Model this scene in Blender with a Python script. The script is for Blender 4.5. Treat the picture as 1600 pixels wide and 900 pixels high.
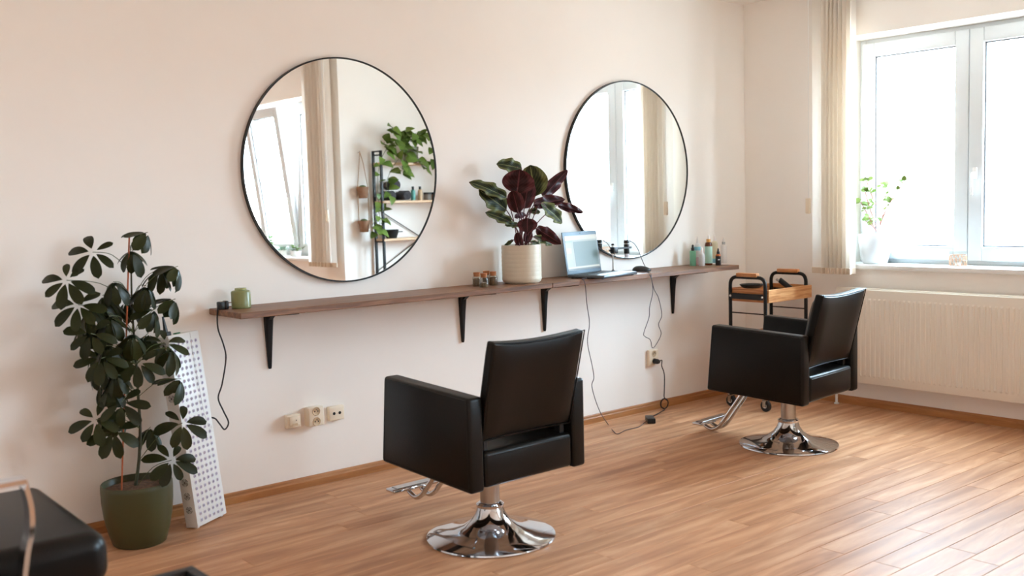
import bpy, bmesh, math, random
from mathutils import Vector, Matrix, Euler
random.seed(7)
for o in list(bpy.data.objects): bpy.data.objects.remove(o)
scene = bpy.context.scene
COL = scene.collection
PI = math.pi
# ------------------------------------------------------------------ camera
CAM = Vector((-5.904, -4.418, 1.361)); FPX = 1601.2; YAW, PITCH, ROLL = 0.8675, -0.0837, -0.0265
_f = Vector((math.cos(YAW)*math.cos(PITCH), math.sin(YAW)*math.cos(PITCH), math.sin(PITCH)))
_r = Vector((math.sin(YAW), -math.cos(YAW), 0)); _u = _r.cross(_f)
RIGHT = math.cos(ROLL)*_r + math.sin(ROLL)*_u; UP = -math.sin(ROLL)*_r + math.cos(ROLL)*_u; FWD = _f
cd = bpy.data.cameras.new('camera'); cam = bpy.data.objects.new('camera', cd); COL.objects.link(cam)
cd.sensor_width = 36; cd.lens = FPX/1600*36; cd.clip_start = .05
cam.matrix_world = Matrix.Translation(CAM) @ Matrix((RIGHT, UP, -FWD)).transposed().to_4x4()
cd.dof.use_dof = True; cd.dof.focus_distance = 5.3; cd.dof.aperture_fstop = 2.4
scene.camera = cam
# ------------------------------------------------------------------ sky, exposure
SKY = 9.0
scene.view_settings.view_transform = 'Standard'; scene.view_settings.look = 'None'
scene.view_settings.gamma = 1; scene.view_settings.use_curve_mapping = False
scene.view_settings.exposure = 2.53
w = bpy.data.worlds.new('overcast_sky'); scene.world = w; w.use_nodes = True
nt = w.node_tree; bg = nt.nodes['Background']
tc = nt.nodes.new('ShaderNodeTexCoord'); sx = nt.nodes.new('ShaderNodeSeparateXYZ'); rp = nt.nodes.new('ShaderNodeValToRGB')
nt.links.new(tc.outputs['Generated'], sx.inputs[0]); nt.links.new(sx.outputs['Z'], rp.inputs[0]); nt.links.new(rp.outputs[0], bg.inputs['Color'])
rp.color_ramp.elements[0].position = 0.0; rp.color_ramp.elements[0].color = (.31, .32, .33, 1)      # hazy street and ground
rp.color_ramp.elements[1].position = 0.06; rp.color_ramp.elements[1].color = (.665, .86, 1.06, 1)     # bright overcast sky
bg.inputs['Strength'].default_value = SKY
scene.cycles.use_denoising = True
scene.cycles.max_bounces = 14; scene.cycles.diffuse_bounces = 12; scene.cycles.glossy_bounces = 6
scene.cycles.transparent_max_bounces = 16
scene.cycles.sample_clamp_indirect = 6
# the two windows are portals for the sky (they add no light of their own)
X2 = -1.34; Y2 = -3.2                       # the window wall steps in by this much beyond the first window
def portal(name, loc, sy, sz):
    l = bpy.data.lights.new(name, 'AREA'); l.shape = 'RECTANGLE'; l.size = sz; l.size_y = sy; l.cycles.is_portal = True
    o = bpy.data.objects.new(name, l); COL.objects.link(o); o.location = loc; o.rotation_euler = (0, PI/2, 0)
# ------------------------------------------------------------------ pixel helpers (a pixel of the photo onto a plane in the room)
def ray(u, v): return RIGHT*((u-800)/FPX) + UP*((450-v)/FPX) + FWD
def at(u, v, axis, val):
    d = ray(u, v); t = (val-CAM[axis])/d[axis]; return CAM + d*t
def mat_(u, v, axis, val):                  # the same, seen in a wall mirror
    d = ray(u, v); t = (-.02-CAM[1])/d[1]; c = CAM + d*t; d = Vector((d.x, -d.y, d.z)); t = (val-c[axis])/d[axis]; return c + d*t
# ------------------------------------------------------------------ materials
def newmat(name):
    m = bpy.data.materials.new(name); m.use_nodes = True
    return m, m.node_tree, m.node_tree.nodes['Principled BSDF']
def lin(c): return tuple(((x/255)/12.92 if x/255 <= .04045 else ((x/255+.055)/1.055)**2.4) for x in c) + (1,)
def mat(name, rgb, rough=.5, metal=0, bump=0, bscale=60, spec=.5, coat=0, var=0, vscale=8, alpha=None, trans=0, sss=0, emit=0):
    m, t, b = newmat(name); c = lin(rgb)
    b.inputs['Base Color'].default_value = c; b.inputs['Roughness'].default_value = rough; b.inputs['Metallic'].default_value = metal
    b.inputs['Specular IOR Level'].default_value = spec; b.inputs['Coat Weight'].default_value = coat
    b.inputs['Transmission Weight'].default_value = trans
    if emit: b.inputs['Emission Color'].default_value = c; b.inputs['Emission Strength'].default_value = emit
    co = t.nodes.new('ShaderNodeTexCoord')
    n = t.nodes.new('ShaderNodeTexNoise'); t.links.new(co.outputs['Object'], n.inputs['Vector']); n.inputs['Scale'].default_value = vscale; n.inputs['Detail'].default_value = 4
    if var:
        r = t.nodes.new('ShaderNodeValToRGB'); t.links.new(n.outputs['Fac'], r.inputs[0])
        r.color_ramp.elements[0].position = .3; r.color_ramp.elements[1].position = .7
        r.color_ramp.elements[0].color = tuple(x*(1-var) for x in c[:3]) + (1,); r.color_ramp.elements[1].color = tuple(min(1, x*(1+var)) for x in c[:3]) + (1,)
        t.links.new(r.outputs[0], b.inputs['Base Color'])
    if bump:
        n2 = t.nodes.new('ShaderNodeTexNoise'); t.links.new(co.outputs['Object'], n2.inputs['Vector']); n2.inputs['Scale'].default_value = bscale; n2.inputs['Detail'].default_value = 3
        bp = t.nodes.new('ShaderNodeBump'); bp.inputs['Strength'].default_value = bump; bp.inputs['Distance'].default_value = .01
        t.links.new(n2.outputs['Fac'], bp.inputs['Height']); t.links.new(bp.outputs[0], b.inputs['Normal'])
    return m
def wood(name, c1, c2, c3, axis=0, rough=.4, stretch=14, scale=1.0, rnd=.25, spec=.5, rings=False):
    """grain stretched along axis; each object gets its own offset and tone"""
    m, t, b = newmat(name); N = t.nodes.new; L = t.links.new
    co = N('ShaderNodeTexCoord'); oi = N('ShaderNodeObjectInfo')
    mp = N('ShaderNodeMapping'); s = [stretch*scale]*3; s[axis] = scale*.9; mp.inputs['Scale'].default_value = s
    ad = N('ShaderNodeVectorMath'); ad.operation = 'ADD'; cb = N('ShaderNodeCombineXYZ'); mu = N('ShaderNodeMath'); mu.operation = 'MULTIPLY'; mu.inputs[1].default_value = 37.0
    L(oi.outputs['Random'], mu.inputs[0]); 
    for i in range(3): L(mu.outputs[0], cb.inputs[i])
    L(co.outputs['Object'], ad.inputs[0]); L(cb.outputs[0], ad.inputs[1]); L(ad.outputs[0], mp.inputs['Vector'])
    n1 = N('ShaderNodeTexNoise'); n1.inputs['Scale'].default_value = 2.2; n1.inputs['Detail'].default_value = 6; n1.inputs['Roughness'].default_value = .62; n1.inputs['Distortion'].default_value = .9
    L(mp.outputs[0], n1.inputs['Vector'])
    r = N('ShaderNodeValToRGB'); e = r.color_ramp.elements
    if rings:                                # cathedral figure of flat-sawn boards
        m2 = N('ShaderNodeMapping'); s2 = [7.0]*3; s2[axis] = 1.3; m2.inputs['Scale'].default_value = s2; 
        cxy = N('ShaderNodeCombineXYZ'); my_ = N('ShaderNodeMath'); my_.operation = 'MULTIPLY_ADD'; my_.inputs[1].default_value = .12; my_.inputs[2].default_value = -.06; L(oi.outputs['Random'], my_.inputs[0]); L(mu.outputs[0], cxy.inputs[0]); L(my_.outputs[0], cxy.inputs[1])
        a3 = N('ShaderNodeVectorMath'); a3.operation = 'ADD'; L(co.outputs['Object'], a3.inputs[0]); L(cxy.outputs[0], a3.inputs[1]); L(a3.outputs[0], m2.inputs['Vector'])
        wv = N('ShaderNodeTexWave'); wv.wave_type = 'RINGS'; wv.rings_direction = 'X'; wv.inputs['Scale'].default_value = .5; wv.inputs['Distortion'].default_value = 9; wv.inputs['Detail'].default_value = 3; wv.inputs['Detail Scale'].default_value = 1.3; L(m2.outputs[0], wv.inputs['Vector'])
        mw = N('ShaderNodeMix'); mw.inputs[0].default_value = .14; L(n1.outputs['Fac'], mw.inputs[2]); L(wv.outputs['Fac'], mw.inputs[3]); L(mw.outputs[0], r.inputs[0])
    else: L(n1.outputs['Fac'], r.inputs[0])
    e[0].position = .30; e[0].color = lin(c1); e[1].position = .68; e[1].color = lin(c3); k = e.new(.5); k.color = lin(c2)
    hs = N('ShaderNodeHueSaturation'); mr = N('ShaderNodeMapRange'); mr.inputs['To Min'].default_value = 1-rnd; mr.inputs['To Max'].default_value = 1+rnd
    L(oi.outputs['Random'], mr.inputs['Value']); L(mr.outputs[0], hs.inputs['Value']); L(r.outputs[0], hs.inputs['Color']); L(hs.outputs[0], b.inputs['Base Color'])
    rr = N('ShaderNodeMapRange'); rr.inputs['To Min'].default_value = rough-.06; rr.inputs['To Max'].default_value = rough+.10; L(n1.outputs['Fac'], rr.inputs['Value']); L(rr.outputs[0], b.inputs['Roughness'])
    bp = N('ShaderNodeBump'); bp.inputs['Strength'].default_value = .06; bp.inputs['Distance'].default_value = .003; L(n1.outputs['Fac'], bp.inputs['Height']); L(bp.outputs[0], b.inputs['Normal'])
    b.inputs['Specular IOR Level'].default_value = spec
    return m
def glassy(name, tint=(255, 255, 255), refl=.06, rough=0.02):
    m, t, b = newmat(name); t.nodes.remove(b); out = t.nodes['Material Output']
    tr = t.nodes.new('ShaderNodeBsdfTransparent'); tr.inputs[0].default_value = lin(tint); gl = t.nodes.new('ShaderNodeBsdfGlossy'); gl.inputs['Roughness'].default_value = rough
    mx = t.nodes.new('ShaderNodeMixShader'); fr = t.nodes.new('ShaderNodeLayerWeight'); pw = t.nodes.new('ShaderNodeMath'); pw.operation = 'POWER'; pw.inputs[1].default_value = 5; t.links.new(fr.outputs['Facing'], pw.inputs[0])
    ma = t.nodes.new('ShaderNodeMath'); ma.operation = 'MULTIPLY_ADD'; ma.inputs[1].default_value = .9; ma.inputs[2].default_value = .03; t.links.new(pw.outputs[0], ma.inputs[0])
    t.links.new(ma.outputs[0], mx.inputs[0]); t.links.new(tr.outputs[0], mx.inputs[1]); t.links.new(gl.outputs[0], mx.inputs[2]); t.links.new(mx.outputs[0], out.inputs[0])
    return m
def translucent(name, rgb, fac=.4, rough=.8):
    m, t, b = newmat(name); out = t.nodes['Material Output']; b.inputs['Base Color'].default_value = lin(rgb); b.inputs['Roughness'].default_value = rough; b.inputs['Specular IOR Level'].default_value = .1
    tl = t.nodes.new('ShaderNodeBsdfTranslucent'); tl.inputs[0].default_value = lin(rgb); mx = t.nodes.new('ShaderNodeMixShader'); mx.inputs[0].default_value = fac
    t.links.new(b.outputs[0], mx.inputs[1]); t.links.new(tl.outputs[0], mx.inputs[2]); t.links.new(mx.outputs[0], out.inputs[0]); return m
def leafmat(name, c1, c2, rough=.3, fac=.12, pattern=None, scale=14):
    m, t, b = newmat(name); out = t.nodes['Material Output']; N = t.nodes.new; L = t.links.new
    co = N('ShaderNodeTexCoord'); r = N('ShaderNodeValToRGB'); r.color_ramp.elements[0].color = lin(c1); r.color_ramp.elements[1].color = lin(c2)
    if pattern:                              # feathered bands around a pale midrib (leaf blades carry UVs: u across, v along)
        sp = N('ShaderNodeSeparateXYZ'); L(co.outputs['UV'], sp.inputs[0])
        ab = N('ShaderNodeMath'); ab.operation = 'SUBTRACT'; ab.inputs[1].default_value = .5; L(sp.outputs['X'], ab.inputs[0])
        a2 = N('ShaderNodeMath'); a2.operation = 'ABSOLUTE'; L(ab.outputs[0], a2.inputs[0])
        mm = N('ShaderNodeMath'); mm.operation = 'MULTIPLY_ADD'; mm.inputs[1].default_value = -1.2; L(a2.outputs[0], mm.inputs[0]); L(sp.outputs['Y'], mm.inputs[2])
        m9 = N('ShaderNodeMath'); m9.operation = 'MULTIPLY'; m9.inputs[1].default_value = 44; L(mm.outputs[0], m9.inputs[0])
        si = N('ShaderNodeMath'); si.operation = 'SINE'; L(m9.outputs[0], si.inputs[0])
        ring = N('ShaderNodeMapRange'); ring.inputs['From Min'].default_value = .24; ring.inputs['From Max'].default_value = .36; L(a2.outputs[0], ring.inputs['Value'])
        rib = N('ShaderNodeMath'); rib.operation = 'LESS_THAN'; rib.inputs[1].default_value = .025; L(a2.outputs[0], rib.inputs[0])
        sm = N('ShaderNodeMath'); sm.operation = 'MULTIPLY_ADD'; sm.inputs[1].default_value = .22; L(si.outputs[0], sm.inputs[0]); L(ring.outputs[0], sm.inputs[2])
        s2 = N('ShaderNodeMath'); s2.operation = 'MULTIPLY_ADD'; s2.inputs[1].default_value = .75; s2.use_clamp = True; L(sm.outputs[0], s2.inputs[0]); L(rib.outputs[0], s2.inputs[2])
        L(s2.outputs[0], r.inputs[0])
    else:
        n = N('ShaderNodeTexNoise'); n.inputs['Scale'].default_value = scale; L(co.outputs['Object'], n.inputs['Vector']); oi = N('ShaderNodeObjectInfo')
        a = N('ShaderNodeMath'); a.operation = 'MULTIPLY_ADD'; a.inputs[1].default_value = .5; a.use_clamp = True; L(n.outputs['Fac'], a.inputs[0])
        s = N('ShaderNodeMath'); s.operation = 'MULTIPLY'; s.inputs[1].default_value = .6; L(oi.outputs['Random'], s.inputs[0]); L(s.outputs[0], a.inputs[2]); L(a.outputs[0], r.inputs[0])
    L(r.outputs[0], b.inputs['Base Color']); b.inputs['Roughness'].default_value = rough; b.inputs['Specular IOR Level'].default_value = .22
    tl = N('ShaderNodeBsdfTranslucent'); L(r.outputs[0], tl.inputs[0]); mx = N('ShaderNodeMixShader'); mx.inputs[0].default_value = fac
    L(b.outputs[0], mx.inputs[1]); L(tl.outputs[0], mx.inputs[2]); L(mx.outputs[0], out.inputs[0]); return m
M = {}
M['wall'] = mat('plaster', (244, 239, 233), .75, bump=.10, bscale=9, var=.015, vscale=2, spec=.25)
M['ceil'] = mat('ceiling_paint', (246, 243, 238), .85, bump=.05, bscale=20)
M['plank'] = wood('floor_wood', (166, 118, 85), (190, 141, 105), (208, 162, 126), 0, .40, 6.5, 1.0, .08, .10, True)
M['gap'] = mat('floor_joint', (70, 42, 26), .7)
M['skirt'] = wood('skirting_wood', (150, 98, 56), (172, 116, 68), (186, 132, 82), 0, .38, 14, 1.0, .05)
M['skirty'] = wood('skirting_wood_side', (150, 98, 56), (172, 116, 68), (186, 132, 82), 1, .38, 14, 1.0, .05)
M['shelf'] = wood('walnut_stain', (88, 56, 36), (122, 82, 56), (154, 110, 80), 0, .42, 13, 1.6, .06)
M['rawpine'] = wood('oiled_pine', (170, 104, 56), (205, 146, 92), (226, 176, 124), 0, .45, 12, 2.2, .06)
M['rawpiney'] = wood('oiled_pine_y', (150, 84, 44), (190, 122, 70), (215, 160, 106), 1, .45, 12, 2.2, .06)
M['beech'] = wood('beech_board', (196, 158, 120), (216, 180, 142), (228, 196, 160), 0, .5, 12, 2, .03)
M['pvc'] = mat('white_window_plastic', (214, 218, 220), .3, spec=.5)
M['seal'] = mat('grey_rubber_seal', (120, 122, 128), .6)
M['glass'] = glassy('window_glass', (250, 253, 252))
M['clear'] = glassy('clear_glass', (249, 250, 249))
M['mirror'] = mat('mirror_silver', (244, 246, 246), .0, 1)
M['black'] = mat('black_metal', (22, 20, 20), .42, .3)
M['blackp'] = mat('black_plastic', (20, 20, 21), .4)
M['leather'] = mat('black_leather', (15, 11, 8), .33, bump=.05, bscale=180, spec=.22)
M['chrome'] = mat('chrome', (205, 205, 208), .07, 1)
M['steel'] = mat('brushed_steel', (178, 176, 174), .22, 1)
M['white'] = mat('white_plastic', (232, 232, 230), .4)
M['enamel'] = mat('white_enamel', (233, 226, 214), .33)
M['cream'] = mat('cream_socket', (236, 222, 200), .35)
M['dark'] = mat('dark_hole', (24, 18, 16), .7)
M['blind'] = translucent('blind_fabric', (240, 234, 226), .40)
M['blindhem'] = mat('blind_hem', (216, 200, 180), .8)
M['cord_dark'] = mat('dark_cord', (38, 30, 30), .5)
M['cord_grey'] = mat('grey_cord', (70, 60, 66), .5)
M['green_pot'] = mat('olive_glaze', (70, 70, 42), .36, spec=.4)
M['soil'] = mat('soil', (104, 74, 52), .95, bump=1.0, bscale=70, var=.5, vscale=60)
M['stem'] = mat('green_stem', (62, 62, 38), .6, var=.3, vscale=30)
M['petiole'] = mat('petiole', (86, 92, 52), .5)
M['bamboo'] = mat('bamboo_stake', (176, 92, 52), .6)
M['schef'] = leafmat('umbrella_leaf', (24, 27, 9), (50, 54, 22), .38, .06)
M['scheflow'] = leafmat('umbrella_leaf_under', (52, 66, 34), (66, 82, 44), .5)
M['stone_pot'] = mat('cream_stoneware', (212, 204, 186), .38, bump=.05, bscale=40)
M['calup'] = leafmat('calathea_upper', (38, 46, 26), (122, 128, 80), .5, .08, pattern=True)
M['caldown'] = leafmat('calathea_under', (46, 18, 22), (98, 52, 58), .42, .12, pattern=True)
M['calstem'] = mat('calathea_stalk', (92, 42, 50), .5)
# ------------------------------------------------------------------ geometry helpers
def obj(name, bm, material, parent=None, smooth=True, angle=35, kind=None, label=None):
    me = bpy.data.meshes.new(name); bmesh.ops.recalc_face_normals(bm, faces=bm.faces[:]) if not getattr(bm, 'keep', False) else None
    bm.to_mesh(me); bm.free()
    for m in (material if isinstance(material, (list, tuple)) else [material]): me.materials.append(m)
    if smooth:
        me.polygons.foreach_set('use_smooth', [True]*len(me.polygons)); me.set_sharp_from_angle(angle=math.radians(angle))
    o = bpy.data.objects.new(name, me); COL.objects.link(o)
    if parent: o.parent = parent
    if kind: o['kind'] = kind
    if label: o['label'] = label
    return o
def inst(name, o, parent=None, loc=None, rot=None, scale=None, mtx=None):
    c = bpy.data.objects.new(name, o.data); COL.objects.link(c); c.parent = parent if parent else o.parent
    if loc is not None: c.location = loc
    if rot is not None: c.rotation_euler = rot
    if scale is not None: c.scale = scale
    if mtx is not None: c.matrix_local = mtx
    return c
def thing(name, label, cat, loc=(0, 0, 0), rz=0, group=None, rot=None):
    o = bpy.data.objects.new(name, None); COL.objects.link(o); o.location = loc; o.rotation_euler = rot if rot else (0, 0, rz); o.empty_display_size = .05
    return tag(o, label, cat, group)
def tag(o, label, cat, group=None):
    o['label'] = label; o['category'] = cat
    if group: o['group'] = group
    return o
def struct(o): o['kind'] = 'structure'; return o
def dup(root, **kw):
    r = root.copy(); COL.objects.link(r)
    for ch in root.children:
        c = ch.copy(); COL.objects.link(c); c.parent = r
        for g in ch.children: d = g.copy(); COL.objects.link(d); d.parent = c
    for k, v in kw.items(): setattr(r, k, v)
    return r
def box(bm, lo, hi, bev=0, seg=2, mtx=None, mi=0):
    r = bmesh.ops.create_cube(bm, size=1); vs = r['verts']
    c = [(a+b)/2 for a, b in zip(lo, hi)]; s = [b-a for a, b in zip(lo, hi)]
    for v in vs: v.co = Vector((c[0]+v.co.x*s[0], c[1]+v.co.y*s[1], c[2]+v.co.z*s[2]))
    fs = list({f for v in vs for f in v.link_faces}); 
    if bev:
        es = list({e for v in vs for e in v.link_edges})
        g = bmesh.ops.bevel(bm, geom=es, offset=bev, segments=seg, affect='EDGES', profile=.5)
        vs = list({v for f in g['faces'] for v in f.verts} | {v for v in vs if v.is_valid}); fs = list({f for v in vs for f in v.link_faces})
    if mtx is not None: bmesh.ops.transform(bm, matrix=mtx, verts=vs)
    if mi:
        for f in fs: f.material_index = mi
    return vs
def bx(lo, hi, bev=0, seg=2, mtx=None):
    bm = bmesh.new(); box(bm, lo, hi, bev, seg, mtx); return bm
def lathe(bm, prof, n=32, axis='z', origin=(0, 0, 0), mi=0, cap=True):
    rings = []; O = Vector(origin)
    for r, z in prof:
        ring = []
        for i in range(n):
            a = 2*PI*i/n; x, y = r*math.cos(a), r*math.sin(a)
            p = {'z': (x, y, z), 'y': (x, z, y), 'x': (z, x, y)}[axis]; ring.append(bm.verts.new(O+Vector(p)))
        rings.append(ring)
    for a, b in zip(rings, rings[1:]):
        for i in range(n): bm.faces.new((a[i], a[(i+1) % n], b[(i+1) % n], b[i])).material_index = mi
    if cap:
        for ring in (rings[0], rings[-1]):
            try: bm.faces.new(ring).material_index = mi
            except ValueError: pass
    return bm
def lt(prof, n=32, **k): return lathe(bmesh.new(), prof, n, **k)
def smooth_path(pts, k=5, closed=False):
    pts = [Vector(p) for p in pts]; out = []; n = len(pts)
    for i in range(n if closed else n-1):
        p0, p1, p2, p3 = (pts[(i-1) % n], pts[i], pts[(i+1) % n], pts[(i+2) % n]) if closed else (pts[max(i-1, 0)], pts[i], pts[i+1], pts[min(i+2, n-1)])
        for j in range(k):
            t = j/k; out.append(.5*((2*p1)+(-p0+p2)*t+(2*p0-5*p1+4*p2-p3)*t*t+(-p0+3*p1-3*p2+p3)*t**3))
    if not closed: out.append(pts[-1])
    return out
def tube(bm, pts, r, n=8, closed=False, flat=None, mi=0):
    """sweep a circle (or an oval: flat=(rx, ry)) along points; r may be a list"""
    pts = [Vector(p) for p in pts]; N = len(pts); rings = []; up = None
    for i in range(N):
        t = (pts[(i+1) % N]-pts[i-1]) if closed else (pts[min(i+1, N-1)]-pts[max(i-1, 0)])
        t = t.normalized() if t.length > 1e-9 else Vector((0, 0, 1))
        if up is None:
            up = Vector((0, 0, 1)) if abs(t.z) < .9 else Vector((1, 0, 0))
        s = t.cross(up); s = s.normalized() if s.length > 1e-6 else t.orthogonal().normalized(); up = s.cross(t).normalized()
        rr = r[i] if isinstance(r, (list, tuple)) else r; a_, b_ = (flat if flat else (rr, rr))
        rings.append([bm.verts.new(pts[i]+s*(a_*math.cos(2*PI*j/n))+up*(b_*math.sin(2*PI*j/n))) for j in range(n)])
    for i in range(N if closed else N-1):
        a, b = rings[i], rings[(i+1) % N]
        for j in range(n): bm.faces.new((a[j], a[(j+1) % n], b[(j+1) % n], b[j])).material_index = mi
    if not closed:
        for ring in (rings[0], rings[-1]): bm.faces.new(ring).material_index = mi
    return bm
def tb(pts, r, n=8, **k): return tube(bmesh.new(), pts, r, n, **k)
def prism(bm, poly, axis, lo, hi, mi=0):
    """extrude a polygon (list of 2-D points in the other two axes, in xyz order) from lo to hi along axis"""
    def p3(p, d):
        q = list(p); q.insert(axis, d); return q
    a = [bm.verts.new(p3(p, lo)) for p in poly]; b = [bm.verts.new(p3(p, hi)) for p in poly]; n = len(poly)
    bm.faces.new(a).material_index = mi; bm.faces.new(b[::-1]).material_index = mi
    for i in range(n): bm.faces.new((a[i], a[(i+1) % n], b[(i+1) % n], b[i])).material_index = mi
    return bm
def fillet_path(pts, rad, k=5):
    pts = [Vector(p) for p in pts]; out = [pts[0]]
    for a, b, c in zip(pts, pts[1:], pts[2:]):
        d1 = (a-b).normalized(); d2 = (c-b).normalized(); r = min(rad, (a-b).length*.49, (c-b).length*.49); p, q = b+d1*r, b+d2*r
        for j in range(k+1):
            t = j/k; out.append((1-t)**2*p+2*t*(1-t)*b+t*t*q)
    out.append(pts[-1]); return out
def leaf_mesh(name, wprof, L=1.0, W=.5, droop=.15, fold=.12, wave=0, nx=4, ny=8, thick=.006, mats=None, seed=0, curl=0):
    """a leaf blade from the origin along +y, face up, two layers: upper (slot 0) and lower (slot 1), UVs across/along"""
    rnd = random.Random(seed); bm = bmesh.new(); uvl = bm.loops.layers.uv.new('UVMap'); lay = []
    for s in (0, 1):
        rows = []
        for j in range(ny+1):
            t = j/ny; hw = W*.5*wprof(t); row = []
            for i in range(nx+1):
                u = i/nx*2-1; x = u*hw; wv = wave*math.sin(t*17+u*2+seed)*abs(u)*hw
                z = -droop*t*t*L + fold*abs(u)*hw + wv - curl*(u*hw)**2 - (thick*.5 if s else -thick*.5)*(1-abs(u)**4*.0)
                row.append(bm.verts.new((x, t*L*(1-.12*droop), z)))
            rows.append(row)
        lay.append(rows)
        for j in range(ny):
            for i in range(nx):
                q = [rows[j][i], rows[j][i+1], rows[j+1][i+1], rows[j+1][i]]
                f = bm.faces.new(q if s == 0 else q[::-1]); f.material_index = s; f.smooth = True
                co = [(i/nx, j/ny), ((i+1)/nx, j/ny), ((i+1)/nx, (j+1)/ny), (i/nx, (j+1)/ny)]
                for l, c in zip(f.loops, co if s == 0 else co[::-1]): l[uvl].uv = c
    me = bpy.data.meshes.new(name); bm.to_mesh(me); bm.free()
    for m in mats: me.materials.append(m)
    return me
def aim(base, tip, up, scale):
    """matrix that lays a leaf of unit length from base towards tip, its face towards up"""
    y = (Vector(tip)-Vector(base)).normalized(); x = y.cross(Vector(up)); x = x.normalized() if x.length > 1e-5 else y.orthogonal().normalized(); z = x.cross(y)
    m = Matrix((x, y, z)).transposed().to_4x4(); return Matrix.Translation(base) @ m @ Matrix.Diagonal((scale[0], scale[1], scale[2], 1))
def link(name, me, parent, mtx):
    o = bpy.data.objects.new(name, me); COL.objects.link(o); o.parent = parent; o.matrix_local = mtx; return o
# ------------------------------------------------------------------ room shell
H = 2.672; XL = -7.0; YF = min(-6.9, -6.9); T = .38
OZ0, OZ1 = .89, 2.343                       # window openings
W1 = (-2.215, -.742); W2c = None
w2m = mat_(468, 263, 0, X2+.25).y           # mullion of the second window, seen in the left mirror
W2 = (w2m-.735-.70, w2m+.735)      # three casements wide
def wall_open(name, x0, x1, ylo, yhi, opening, m):
    bm = bmesh.new(); a, b = opening
    box(bm, (x0, ylo, 0), (x1, a, H)); box(bm, (x0, b, 0), (x1, yhi, H)); box(bm, (x0, a, 0), (x1, b, OZ0)); box(bm, (x0, a, OZ1), (x1, b, H))
    bmesh.ops.remove_doubles(bm, verts=bm.verts[:], dist=1e-4)
    return struct(obj(name, bm, m, smooth=False))
struct(obj('wall_back', bx((XL, 0, 0), (T, .2, H)), M['wall'], smooth=False))
wall_open('wall_right', 0, T, Y2-.2, 0, W1, M['wall'])
struct(obj('wall_step', bx((X2, Y2-.2, 0), (0, Y2, H)), M['wall'], smooth=False))
wall_open('wall_window_bay', X2, X2+T, YF, Y2-.2, W2, M['wall'])
struct(obj('wall_front', bx((XL, YF-.2, 0), (X2+T, YF, H)), M['wall'], smooth=False))
struct(obj('wall_left', bx((XL-.2, YF-.2, 0), (XL, .2, H)), M['wall'], smooth=False))
struct(obj('ceiling', bx((XL-.2, YF-.2, H), (T, .2, H+.15)), M['ceil'], smooth=False))
portal('sky_portal', (T+.01, sum(W1)/2, (OZ0+OZ1)/2), W1[1]-W1[0], OZ1-OZ0)
portal('sky_portal', (X2+T+.01, sum(W2)/2, (OZ0+OZ1)/2), W2[1]-W2[0], OZ1-OZ0)
# floor: laminate boards parallel to the mirror wall, every board of the visible area an object
floor = struct(obj('floor', bx((XL-.2, YF-.2, -.12), (T, .2, -.010)), M['gap'], smooth=False))
PW = .114; rest = bmesh.new(); cache = {}; G = .0015
known = {0: -4.187, 1: -3.50, 3: -3.515, 13: -2.395, 15: -2.494, 18: -1.962, 19: -1.32, 20: -2.075, 22: -2.175}
def board(bm, L):
    box(bm, (0, -PW/2+G/2, -.010), (L-G, PW/2-G/2, 0)); 
def to_px(p):
    d = Vector(p)-CAM; z = d.dot(FWD); return (800+FPX*d.dot(RIGHT)/z, 450-FPX*d.dot(UP)/z) if z > .1 else (-9999, -9999)
PL = 1.2; r = -1; nb = 0
while True:
    y1 = -.053-PW*r; y0 = y1-PW
    if y1 < YF: break
    ox = known.get(r, random.Random(r*13+5).uniform(-PL, 0)) % PL
    x = XL-.2-(PL-((ox-(XL-.2)) % PL))
    while x < T-.2:
        a = max(x, XL-.05); b = min(x+PL, .02 if y1 > Y2 else X2+.02)
        if b-a > .02:
            yc = (y0+y1)/2
            vis = False
            for fx in (0, .25, .5, .75, 1):
                u, v = to_px((a+(b-a)*fx, yc, 0))
                if -40 < u < 1640 and 500 < v < 925: vis = True
            if vis and nb < 300:
                key = round(b-a, 4)
                if key not in cache:
                    bm = bmesh.new(); vs = box(bm, (0, -PW/2+G/2, -.0100), (key-G, PW/2-G/2, 0))
                    bmesh.ops.bevel(bm, geom=[e for e in bm.edges if all(vv.co.z > -.001 for vv in e.verts)], offset=.0011, segments=1, affect='EDGES')
                    o = obj('floor_board', bm, M['plank'], floor, smooth=False); cache[key] = o
                else: o = inst('floor_board', cache[key], floor)
                o.location = (a, yc, 0); nb += 1
            else: box(rest, (a+G/2, y0+G/2, -.0100), (b-G/2, y1-G/2, 0))
        x += PL
    r += 1
obj('floor_boards_beyond', rest, M['plank'], floor, smooth=False, kind='stuff')
# skirting boards
def skirt(name, axis, a, b, off, sgn, m):
    bm = bmesh.new(); h = .051
    poly = [(0, 0), (.017, 0), (.017, .030), (.012, .036), (.010, .046), (.006, h), (0, h)]
    poly = [(off+sgn*p, z) for p, z in poly]
    prism(bm, poly, axis, a, b); return struct(obj(name, bm, m, smooth=False))
skirt('baseboard_back', 0, XL, 0, 0, -1, M['skirt'])
skirt('baseboard_right', 1, Y2, -.017, 0, -1, M['skirty'])
skirt('baseboard_step', 0, X2, -.017, Y2, 1, M['skirt'])
skirt('baseboard_window_bay', 1, YF, Y2, X2, -1, M['skirty'])
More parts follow.
